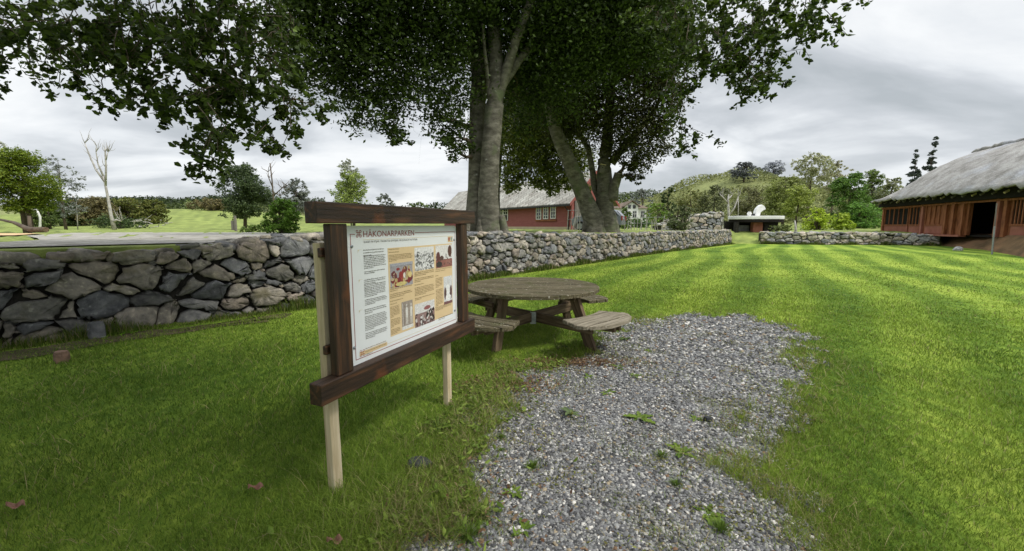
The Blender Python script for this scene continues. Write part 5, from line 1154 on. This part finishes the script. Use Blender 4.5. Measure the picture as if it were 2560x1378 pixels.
o.build('steel_bracket',M['steel'],PT)
a=AZ[2]; ub=np.array([math.cos(a),math.sin(a),0]); 
for r_2,z_ in ((.86,.30),(.94,.30),(.88,.245)):
    q_=Tc+ub*r_2+np.array([-.02,-.03,z_]); mb=MB(); mb.tube([q_,q_+np.array([-.006,-.012,0])],.010,8); mb.build('bolt',M['steel'],PT)
# ---------------- gravel ----------------
GR_=[(-.62,-1.2),(-.55,.6),(-.50,1.5),(-.36,1.9),(-.20,2.3),(-.24,2.6),(-.20,3.0),(-.16,3.45),(.08,4.02),(.55,4.3),(.92,4.6),(1.12,5.2),(1.55,5.9),(2.2,6.5),(3.0,6.75),(3.85,6.75),(4.15,5.8),(3.5,4.9),(3.2,4.4),(2.75,3.75),(2.2,3.2),(1.75,2.8),(1.46,2.36),(1.47,1.95),(1.42,1.6),(1.5,.6),(1.7,-1.2)]
GP=np.array(GR_)
def inpoly(x,y,P):
    c=np.zeros(len(x),bool); n=len(P)
    for i in range(n):
        x1,y1=P[i]; x2,y2=P[(i+1)%n]
        m_=((y1>y)!=(y2>y))&(x<(x2-x1)*(y-y1)/((y2-y1) if y2!=y1 else 1e-9)+x1); c^=m_
    return c
def pdist(x,y,P):
    d=np.full(len(x),1e9); n=len(P)
    for i in range(n):
        a=P[i]; b=P[(i+1)%n]; ab=b-a; t=np.clip(((x-a[0])*ab[0]+(y-a[1])*ab[1])/(ab@ab),0,1); d=np.minimum(d,np.hypot(x-a[0]-t*ab[0],y-a[1]-t*ab[1]))
    return d
def gnoise(x,y): return .09*np.sin(x*7.1+2*np.sin(y*3.3))+.07*np.sin(y*9.3+1.7*np.sin(x*5.1))+.05*np.sin(x*19+y*13)+.04*np.sin(x*31-y*27)
def gdist(x,y):                         # signed: positive inside the gravel
    d=pdist(x,y,GP); s=np.where(inpoly(x,y,GP),d,-d); return s+gnoise(x,y)
def gravel_mat():
    m=bpy.data.materials.new('gravel_bed'); m.use_nodes=True; t=m.node_tree;n=t.nodes;l=t.links; b=n['Principled BSDF']; b.inputs['Roughness'].default_value=.95
    c=n.new('ShaderNodeTexCoord'); v=n.new('ShaderNodeTexVoronoi'); v.inputs['Scale'].default_value=62; l.new(c.outputs['Object'],v.inputs['Vector'])
    s=n.new('ShaderNodeSeparateColor'); l.new(v.outputs['Color'],s.inputs[0]); r=n.new('ShaderNodeValToRGB'); e=r.color_ramp.elements
    e[0].position=0; e[0].color=(.05,.05,.05,1); e[1].position=1; e[1].color=(.5,.5,.49,1); q=e.new(.5); q.color=(.17,.172,.18,1); q=e.new(.8); q.color=(.30,.30,.30,1); l.new(s.outputs[0],r.inputs[0])
    nz=n.new('ShaderNodeTexNoise'); nz.inputs['Scale'].default_value=2.2; nz.inputs['Detail'].default_value=6; l.new(c.outputs['Object'],nz.inputs['Vector'])
    k=n.new('ShaderNodeMapRange'); k.inputs[1].default_value=.52; k.inputs[2].default_value=.7; k.inputs[4].default_value=.75; l.new(nz.outputs[0],k.inputs[0])
    mx=n.new('ShaderNodeMix'); mx.data_type='RGBA'; l.new(k.outputs[0],mx.inputs[0]); l.new(r.outputs[0],mx.inputs[6]); mx.inputs[7].default_value=(.07,.065,.03,1); l.new(mx.outputs[2],b.inputs['Base Color'])
    bp=n.new('ShaderNodeBump'); bp.inputs['Distance'].default_value=.012; bp.inputs['Strength'].default_value=1; bp.invert=True; l.new(v.outputs['Distance'],bp.inputs['Height']); l.new(bp.outputs[0],b.inputs['Normal']); return m
M['gravel']=gravel_mat()
# bed as a fine sheet cut to the noisy outline
gx,gy=np.meshgrid(np.arange(-1,4.6,.04),np.arange(-1.2,7.2,.04)); I=gdist(gx.ravel(),gy.ravel()).reshape(gx.shape)>-.02
ny_,nx_=gx.shape; idg=np.arange(nx_*ny_).reshape(ny_,nx_); okc=I[:-1,:-1]&I[1:,:-1]&I[:-1,1:]&I[1:,1:]
F=np.stack([idg[:-1,:-1][okc],idg[:-1,1:][okc],idg[1:,1:][okc],idg[1:,:-1][okc]],1); used=np.unique(F); mp_=np.zeros(nx_*ny_,int); mp_[used]=np.arange(len(used))
Vg=np.stack([gx.ravel(),gy.ravel(),.005+.003*np.sin(gx.ravel()*11)*np.sin(gy.ravel()*9)],1)[used]
o=mesh('gravel_path',Vg,mp_[F],M['gravel']); tag(o,kind='structure')
# stones
def stones(n,rmin,rmax,ymax):
    ang=rng.uniform(-1.0,1.0,n*3); r=np.exp(rng.uniform(math.log(1.25),math.log(ymax),n*3)); x=r*np.sin(ang); y=r*np.cos(ang)
    g=gdist(x,y); pt=np.sin(x*4.1+1.5*np.sin(y*2.7))*np.sin(y*3.7+x*1.3)+.4*np.sin(x*13+y*9); ok=(g>rng.exponential(.06,len(x))-.12)&(y>1.2)&((pt<.75)|(rng.uniform(size=len(x))<.35)); x,y=x[ok][:n],y[ok][:n]; m_=len(x)
    dist=np.hypot(x,y); sz=rng.uniform(rmin,rmax,m_)**1*(rng.uniform(.6,1.25,m_))*np.clip(dist/3.2,1,2.1)
    base=np.array([[1,0,0],[0,1,0],[-1,0,0],[0,-1,0],[.62,.62,.55],[-.62,.62,.5],[-.62,-.62,.6],[.62,-.62,.5],[0,0,.78]])
    fc=np.array([[0,4,8],[4,1,8],[1,5,8],[5,2,8],[2,6,8],[6,3,8],[3,7,8],[7,0,8],[0,1,4],[1,2,5],[2,3,6],[3,0,7]])
    V=base[None]*(1+rng.normal(0,.17,(m_,9,1))); V[:,:,0]*=rng.uniform(.8,1.45,(m_,1)); V[:,:,2]*=rng.uniform(.45,.95,(m_,1)); V[:,:,2]+=(V[:,:,0]*rng.uniform(-.35,.35,(m_,1))+V[:,:,1]*rng.uniform(-.35,.35,(m_,1)))
    th=rng.uniform(0,6.28,(m_,1)); X=V[:,:,0]*np.cos(th)-V[:,:,1]*np.sin(th); Y=V[:,:,0]*np.sin(th)+V[:,:,1]*np.cos(th)
    V=np.stack([X,Y,V[:,:,2]],2)*sz[:,None,None]; V[:,:,0]+=x[:,None]; V[:,:,1]+=y[:,None]; V[:,:,2]+=(.004+sz*.12)[:,None]
    pal=np.array([[.085,.088,.095],[.16,.165,.18],[.23,.24,.255],[.31,.32,.33],[.42,.42,.415],[.60,.60,.59],[.34,.29,.21],[.22,.14,.09],[.74,.73,.71]])
    ci=rng.choice(9,m_,p=[.17,.24,.21,.15,.10,.05,.04,.02,.02]); C=pal[ci]*rng.uniform(.8,1.2,(m_,1)); C=np.repeat(C,9,axis=0)
    F=(np.arange(m_)[:,None,None]*9+fc[None]).reshape(-1,3); return V.reshape(-1,3),F,C
V,F,C=stones(80000,.0045,.0125,8); C=C*np.array([.88,.86,.82]); o=mesh('gravel_stones',V,F,M['attr'],None,cols=C); tag(o,'loose grey gravel stones of the path',None,None,'stuff')
# ---------------- grass ----------------
def wallside(x,y):                      # inside the lawn
    return inpoly(x,y,E_)
def gpatch(x,y): return np.sin(x*4.1+1.5*np.sin(y*2.7))*np.sin(y*3.7+x*1.3)+.4*np.sin(x*13+y*9)
def blades(n,rmin,rmax,azr,h0,w0,colf,gs=.06,patch=False,clumpy=0,thin=0.,lean=.55,pix=.9,hmax=.2):
    ang=rng.uniform(azr[0],azr[1],n); r=np.exp(rng.uniform(math.log(rmin),math.log(rmax),n)); x=r*np.sin(ang); y=r*np.cos(ang)
    ok=wallside(x,y); x,y,r=x[ok],y[ok],r[ok]; g=gdist(x,y); ok=(g<rng.exponential(gs,len(x))-.015)&((gs<.1)|(g>-.35))
    if rmax==12: ok&=rng.uniform(size=len(x))<np.clip((12-r)/5,0,1)
    if patch: ok=(g>0)&(gpatch(x,y)>.55+rng.normal(0,.15,len(x)))
    x,y,r,g=x[ok],y[ok],r[ok],g[ok]; m_=len(x)
    wmul=np.clip(r/2.6,1,6); h=h0*rng.uniform(.55,1.35,m_)*(1+.35*np.sin(x*3.1+1)*np.sin(y*2.3))*np.clip(r/7,1,1.6)
    edge=np.exp(-np.abs(g)/.22)*(g<.1); h=h*(1+.9*edge*rng.uniform(0,1,m_))
    w_=w0*wmul*rng.uniform(.7,1.3,m_); th=rng.uniform(0,6.28,m_); ln=rng.uniform(.1,1,m_)*lean*h*1.2; la=rng.uniform(0,6.28,m_)
    bx,by=np.cos(th)*w_/2,np.sin(th)*w_/2; dx,dy=np.cos(la)*ln,np.sin(la)*ln
    V=np.empty((m_,5,3)); V[:,0]=np.stack([x-bx,y-by,np.full(m_,-.004)],1); V[:,1]=np.stack([x+bx,y+by,np.full(m_,-.004)],1)
    V[:,2]=np.stack([x+dx*.4+bx*.8,y+dy*.4+by*.8,h*.6],1); V[:,3]=np.stack([x+dx*.4-bx*.8,y+dy*.4-by*.8,h*.6],1); V[:,4]=np.stack([x+dx,y+dy,h*.92],1)
    b=np.arange(m_)[:,None]*5; C=colf(x,y,m_,edge)
    return V.reshape(-1,3),b,np.repeat(C,5,axis=0),m_
def gcol(x,y,m_,edge):
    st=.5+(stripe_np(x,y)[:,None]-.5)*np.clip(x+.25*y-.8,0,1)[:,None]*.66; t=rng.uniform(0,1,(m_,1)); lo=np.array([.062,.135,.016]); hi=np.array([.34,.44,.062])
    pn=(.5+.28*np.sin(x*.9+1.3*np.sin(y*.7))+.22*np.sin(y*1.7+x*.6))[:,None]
    mixv=np.clip(.50*t+.26*st+.22*pn+.02-.22*np.clip((.6-x)/2.5,0,1)[:,None]*np.clip((9-y)/3,0,1)[:,None],0,1); c=lo*(1-mixv)+hi*mixv  # last term darkens the left blades, tree shade put into the colour
    dry=(rng.uniform(size=(m_,1))<(.035+.22*edge[:,None])); c=np.where(dry,np.array([.36,.32,.14])*rng.uniform(.6,1.1,(m_,1)),c)
    return c*rng.uniform(.75,1.25,(m_,1))
def dcol(x,y,m_,edge): return np.array([.40,.34,.17])*rng.uniform(.55,1.15,(m_,1))
def build_grass(name,parts_,label):
    VV=[];Q4=[];T3_=[];CC=[];o_=0
    for V,b,C,m_ in parts_:
        VV.append(V);CC.append(C);Q4.append(b+o_+np.array([[0,1,2,3]]));T3_.append(b+o_+np.array([[3,2,4]]));o_+=m_*5
    V=np.concatenate(VV);C=np.concatenate(CC);q=np.concatenate(Q4);t3=np.concatenate(T3_)
    me=bpy.data.meshes.new(name); me.vertices.add(len(V)); me.vertices.foreach_set('co',V.astype(np.float32).ravel()); nl=q.size+t3.size
    me.loops.add(nl); me.loops.foreach_set('vertex_index',np.concatenate([q.ravel(),t3.ravel()]).astype(np.int32)); me.polygons.add(len(q)+len(t3))
    me.polygons.foreach_set('loop_start',np.concatenate([np.arange(len(q))*4,q.size+np.arange(len(t3))*3]).astype(np.int32)); me.update(calc_edges=True)
    c=np.ones((len(V),4),dtype=np.float32); c[:,:3]=C; a=me.color_attributes.new('Col','FLOAT_COLOR','POINT'); a.data.foreach_set('color',c.ravel()); me.materials.append(M['grass'])
    o=bpy.data.objects.new(name,me); COL.objects.link(o); tag(o,label,None,None,'stuff'); return o
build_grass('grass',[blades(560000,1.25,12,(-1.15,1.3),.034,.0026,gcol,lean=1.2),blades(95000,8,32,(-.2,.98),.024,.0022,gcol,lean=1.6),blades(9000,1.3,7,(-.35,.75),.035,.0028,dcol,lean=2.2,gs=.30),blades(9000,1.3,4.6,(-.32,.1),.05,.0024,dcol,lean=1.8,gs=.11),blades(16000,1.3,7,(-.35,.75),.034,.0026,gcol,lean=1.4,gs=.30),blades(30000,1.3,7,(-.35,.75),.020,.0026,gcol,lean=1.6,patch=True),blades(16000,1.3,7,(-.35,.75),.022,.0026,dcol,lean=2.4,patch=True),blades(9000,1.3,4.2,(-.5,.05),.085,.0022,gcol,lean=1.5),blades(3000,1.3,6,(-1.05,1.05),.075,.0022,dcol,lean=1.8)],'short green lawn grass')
# ragged taller grass along the foot of the walls
def fringe(n,line,off0,off1,h,seed_col):
    P=np.array(line); sg=np.linalg.norm(np.diff(P,axis=0),axis=1); cu=np.concatenate([[0],np.cumsum(sg)]); s=rng.uniform(0,cu[-1]**.7,n)**(1/.7); i=np.clip(np.searchsorted(cu,s)-1,0,len(sg)-1); t=(s-cu[i])/sg[i]; d=(P[i+1]-P[i])/sg[i][:,None]
    p=P[i]+(P[i+1]-P[i])*t[:,None]+np.stack([d[:,1],-d[:,0]],1)*rng.uniform(off0,off1,(n,1)); x,y=p[:,0],p[:,1]; hh=h*rng.uniform(.4,1.4,n)*(.7+.5*np.sin(s*2.3)+.3*np.sin(s*5.1)).clip(.2); w_=.005*np.clip(y/4,1,4)
    th=rng.uniform(0,6.28,n); la=rng.uniform(0,6.28,n); ln=rng.uniform(.1,.9,n)*hh*.7; bx,by=np.cos(th)*w_/2,np.sin(th)*w_/2; dx,dy=np.cos(la)*ln,np.sin(la)*ln
    V=np.empty((n,5,3)); V[:,0]=np.stack([x-bx,y-by,0*x],1);V[:,1]=np.stack([x+bx,y+by,0*x],1);V[:,2]=np.stack([x+dx*.4+bx*.8,y+dy*.4+by*.8,hh*.6],1);V[:,3]=np.stack([x+dx*.4-bx*.8,y+dy*.4-by*.8,hh*.6],1);V[:,4]=np.stack([x+dx,y+dy,hh*.95],1)
    C=lcols(n,(.05,.085,.012),(.15,.20,.03),.3); dr=rng.uniform(size=(n,1))<.15; C=np.where(dr,np.array([.24,.20,.10]),C); return V.reshape(-1,3),np.arange(n)[:,None]*5,np.repeat(C,5,axis=0),n
build_grass('wall_foot_grass',[fringe(26000,WALL[1:],.0,.35,.15,None),fringe(6000,FAR,0,.3,.2,None)],'taller rough grass along the foot of the stone walls')
# bare earth strip at the foot of the left wall
M['earth']=mat('mossy_earth',[(.045,.05,.015),(.075,.06,.03),(.13,.10,.06)],scale=3.5,rough=1,bump=.9,bscale=25)
sheet('earth_strip',[(-6.3,4.3),(-5.7,5.2),(-5.0,5.95),(-4.2,6.6),(-3.7,6.9),(-3.9,6.3),(-4.8,5.3),(-5.5,4.5)],M['earth'],.012)
# leaf litter by the table and the path edge
n=1900; k=rng.choice(3,n,p=[.45,.47,.08]); cen=np.array([[-.05,3.75],[.65,4.35],[-.2,2.0]])[k]; p=cen+rng.normal(0,1,(n,2))*np.array([[.22,.14],[.4,.10],[.22,.25]])[k]
V,F,C=leaves(np.column_stack([p,rng.uniform(.012,.04,n)]),.034,lcols(n,(.15,.075,.04),(.34,.25,.14),.3),flat=3); o=mesh('leaf_litter',V,F,M['leaf'],None,cols=C); tag(o,'brown dead leaves and dry stalks along the edge of the gravel',None,None,'stuff')
n=12000; x=rng.uniform(-1.2,.6,n); y=rng.uniform(1.4,4.6,n); g=gdist(x,y); ok=(np.abs(g+.10)<rng.exponential(.10,n)); x,y=x[ok],y[ok]; n=len(x)
V,F,C=leaves(np.column_stack([x,y,rng.uniform(.02,.055,n)]),.045,lcols(n,(.10,.17,.02),(.26,.34,.06),.3),flat=1.2,fold=True,aspect=.45); o=mesh('edge_greens',V,F,M['leaf'],None,cols=C); tag(o,'small broad leaved greens along the left edge of the gravel',None,None,'stuff')
# small moss and seedlings in the gravel
n=16000; x=rng.uniform(-.6,4.2,n*2); y=rng.uniform(1.3,6.8,n*2); kx=np.sin(x*5.3+2*np.sin(y*4))*np.sin(y*6.1+x*2); ok=(gdist(x,y)>0)&(kx+rng.normal(0,.35,len(x))>.50); x,y=x[ok],y[ok]; n=len(x)
V,F,C=leaves(np.column_stack([x,y,rng.uniform(.014,.034,n)]),.021,lcols(n,(.13,.12,.03),(.26,.28,.07),.35),flat=2); o=mesh('moss_and_seedlings',V,F,M['leaf'],None,cols=C); tag(o,'moss and tiny seedlings between the gravel stones',None,None,'stuff')
# weeds, each its own plant
def weed(u,v,R,nl,label,c1=(.10,.17,.02),c2=(.20,.29,.04),kind='dandelion_plant',up=.5,jag=True):
    p=G(u,v); V=[];F=[];C=[]
    for i in range(nl):
        an=6.28*i/nl+random.uniform(-.4,.4); L=R*random.uniform(.6,1.15); w_=L*random.uniform(.13,.2); el=random.uniform(.2,1)*up; n=7; b=len(V); col=np.array(c1)+(np.array(c2)-np.array(c1))*random.random()
        for j in range(n+1):
            t=j/n; r=L*t*math.cos(el*(1-.5*t)); z=.006+L*t*math.sin(el)*(1-.55*t); ww=w_*math.sin(math.pi*min(1,.08+t*.9))**.7*(1+(.35*(-1)**j if jag and 0<j<n else 0))
            for sg in (-1,0,1): V.append((p[0]+math.cos(an)*r-math.sin(an)*sg*ww,p[1]+math.sin(an)*r+math.cos(an)*sg*ww,z+abs(sg)*ww*.3)); C.append(col)
        for j in range(n):
            for k in (0,1): a=b+j*3+k; F.append((a,a+1,a+4,a+3))
    o=mesh(kind,V,F,M['leaf'],None,loc=p,cols=np.array(C)); tag(o,label,'weed','weeds growing in and beside the gravel')
for a in [(1425,1040,.115,6,'broad leaved weed standing alone in the middle of the gravel',(.09,.14,.05),(.16,.22,.09),'broad_leaf_plant',1.1,False),
 (1255,1050,.10,7,'upright weed at the left edge of the gravel, level with the broad leaved one'),(1150,1075,.13,7,'tall leafy weed in the grass right of the far post of the board'),(1115,1055,.06,4,'small weed just right of the foot of the far post'),
 (1290,925,.14,9,'large pale dandelion between the picnic table and the gravel'),(1240,940,.09,6,'dandelion left of the large pale one, in dead leaves'),(1545,920,.09,6,'dandelion beside the foot of the right table leg'),(1470,945,.07,6,'little dandelion below the right table leg'),(1585,942,.08,7,'flat dandelion at the right of the one by the table leg'),
 (1600,1048,.12,8,'flat spreading weed with yellowish leaves right of the broad leaved one'),(1520,985,.09,6,'low weed between the table and the spreading yellowish one'),(1285,1235,.085,8,'low rosette weed in the gravel near the left edge'),(1310,1330,.07,6,'small dark rosette near the bottom of the view'),
 (1705,1135,.10,7,'bright lime weed right of the centre of the gravel'),(1770,1290,.09,7,'bright weed low on the right side of the gravel'),(1085,1265,.085,6,'leafy weed in the grass at the path edge, above the lowest one'),(1045,1310,.09,8,'lowest leafy weed at the left path edge'),(935,1285,.10,9,'wide weed left of the path, right of the near post foot'),(905,1330,.07,7,'weed nearest the bottom edge, below the near post'),
 (1170,1130,.10,7,'weed with narrow leaves at the path edge beside the flat dark stone'),(1560,850,.11,10,'leafy weed under the right bench seat',(.06,.10,.02),(.12,.18,.04)),(1495,885,.08,8,'weed around the foot of the right table leg',(.06,.10,.03),(.12,.17,.05)),(1400,870,.10,9,'dark weed under the middle of the picnic table',(.05,.09,.02),(.10,.15,.03)),
 (322,833,.16,14,'bright green weed growing against the foot of the left wall',(.10,.22,.01),(.16,.32,.02)),(85,920,.05,5,'tiny clover patch in the left lawn'),(1740,1050,.07,6,'small weed in the far right of the gravel'),(1620,880,.08,6,'faint weed in the gravel beyond the right bench'),(2040,1050,.08,7,'weed at the right edge of the gravel')]: weed(*a)
def tuft(u,v,R,n,label):
    p=G(u,v); V=[];F=[];C=[]
    for i in range(n):
        an=random.uniform(0,6.28); L=R*random.uniform(.6,1.3); o_=R*.3*random.random(); e=random.uniform(.1,1.2); b=len(V); bx,by=-math.sin(an)*.0016,math.cos(an)*.0016; x,y=p[0]+math.cos(an)*o_,p[1]+math.sin(an)*o_
        for t,k in ((0,1),(.55,.8),(1,.1)):
            r=L*math.sin(e)*t**1.4; z=L*math.cos(e)*t*(1-.25*t)+.003
            V+=[(x+math.cos(an)*r-bx*k,y+math.sin(an)*r-by*k,z),(x+math.cos(an)*r+bx*k,y+math.sin(an)*r+by*k,z)]; c=np.array([.07,.13,.015])*(1-t)+np.array([.17,.26,.04])*t; C+=[c,c]
        F+=[(b,b+1,b+3,b+2),(b+2,b+3,b+5,b+4)]
    o=mesh('grass_tuft',V,F,M['grass'],None,loc=p,cols=np.array(C)); tag(o,label,'grass tuft','grass tufts in the gravel')
for a in [(1255,1098,.05,120,'fine grass tuft at the left side of the gravel, furthest from the camera'),(1333,1172,.06,150,'rounded grass tuft alone in the middle of the gravel'),(1097,1250,.09,240,'large soft grass tuft at the left path edge'),(1165,1262,.075,200,'grass tuft in the path edge right of the large soft one'),(1197,1300,.08,220,'grass tuft below two others at the left path edge'),(1655,1145,.06,110,'thin grass tuft right of the centre of the gravel'),(1253,1130,.035,80,'smallest round tuft under the furthest one'),(1170,1350,.09,200,'grass tuft at the very bottom of the path edge'),(1800,1330,.07,160,'bright grass tuft near the bottom right of the gravel'),(1690,1215,.05,90,'low grass tuft between the thin one and the bottom right one')]: tuft(*a)
# flat dark stone, fallen leaves, little stones in the grass
def slab_stone(u,v,wd,label,col,nm='flat_stone',hz_=.02,cat='stone'):
    p=G(u,v); mb=MB(); r=wd/2/f*p[1]; pts=[(r*(1+.2*math.sin(3*a+1)+random.uniform(-.12,.12))*math.cos(a),r*.8*(1+random.uniform(-.15,.15))*math.sin(a)) for a in [i*2*math.pi/9 for i in range(9)]]
    n=9; V=[(p[0]+x,p[1]+y,-.005) for x,y in pts]+[(p[0]+x,p[1]+y,hz_*random.uniform(.7,1.1)) for x,y in pts]+[(p[0]+x*.82,p[1]+y*.82,hz_*1.35) for x,y in pts]
    F=[tuple(range(2*n,3*n))]+[(r_*n+i,r_*n+(i+1)%n,(r_+1)*n+(i+1)%n,(r_+1)*n+i) for r_ in range(2) for i in range(n)]
    o=mesh(nm,V,F,M['stone'],None,loc=p,cols=np.tile(np.array(col),(len(V),1))); tag(o,label,cat)
slab_stone(1045,1165,62,'flat dark slate stone half buried in grass at the left path edge',(.06,.063,.07),hz_=.03)
slab_stone(155,905,34,'brownish stone lying in the earth below the left wall',(.24,.15,.11),hz_=.09,nm='loose_stone')
slab_stone(1770,1055,22,'dark stone lying in the right part of the gravel',(.05,.055,.06),hz_=.03,nm='loose_stone')
slab_stone(243,845,38,'grey wedge stone fallen at the foot of the left wall',(.15,.155,.165),hz_=.16,nm='loose_stone')
def deadleaf(u,v,R,label):
    p=G(u,v,.04); V=[];F=[];n=9
    for j in range(n+1):
        t=j/n
        for sg in (-1,-.5,0,.5,1): V.append((p[0]+(t-.5)*R*2,p[1]+sg*R*.55*math.sin(math.pi*(.06+t*.88))*random.uniform(.75,1.1),.045+abs(sg)*R*.25+.012*math.sin(t*9+sg*2)))
    for j in range(n):
        for k in range(4): a=j*5+k; F.append((a,a+1,a+6,a+5))
    o=mesh('dead_leaf',V,F,M['attr'],None,loc=p,cols=np.tile(np.array([.26,.14,.10]),(len(V),1))); tag(o,label,'dead leaf','dead leaves on the lawn')
deadleaf(640,1222,.045,'curled brown dead leaf on the lawn left of the near post'); deadleaf(38,1268,.05,'brown dead leaf on the lawn in the lower left corner'); deadleaf(838,1355,.04,'dead leaf below the near post at the bottom of the view')
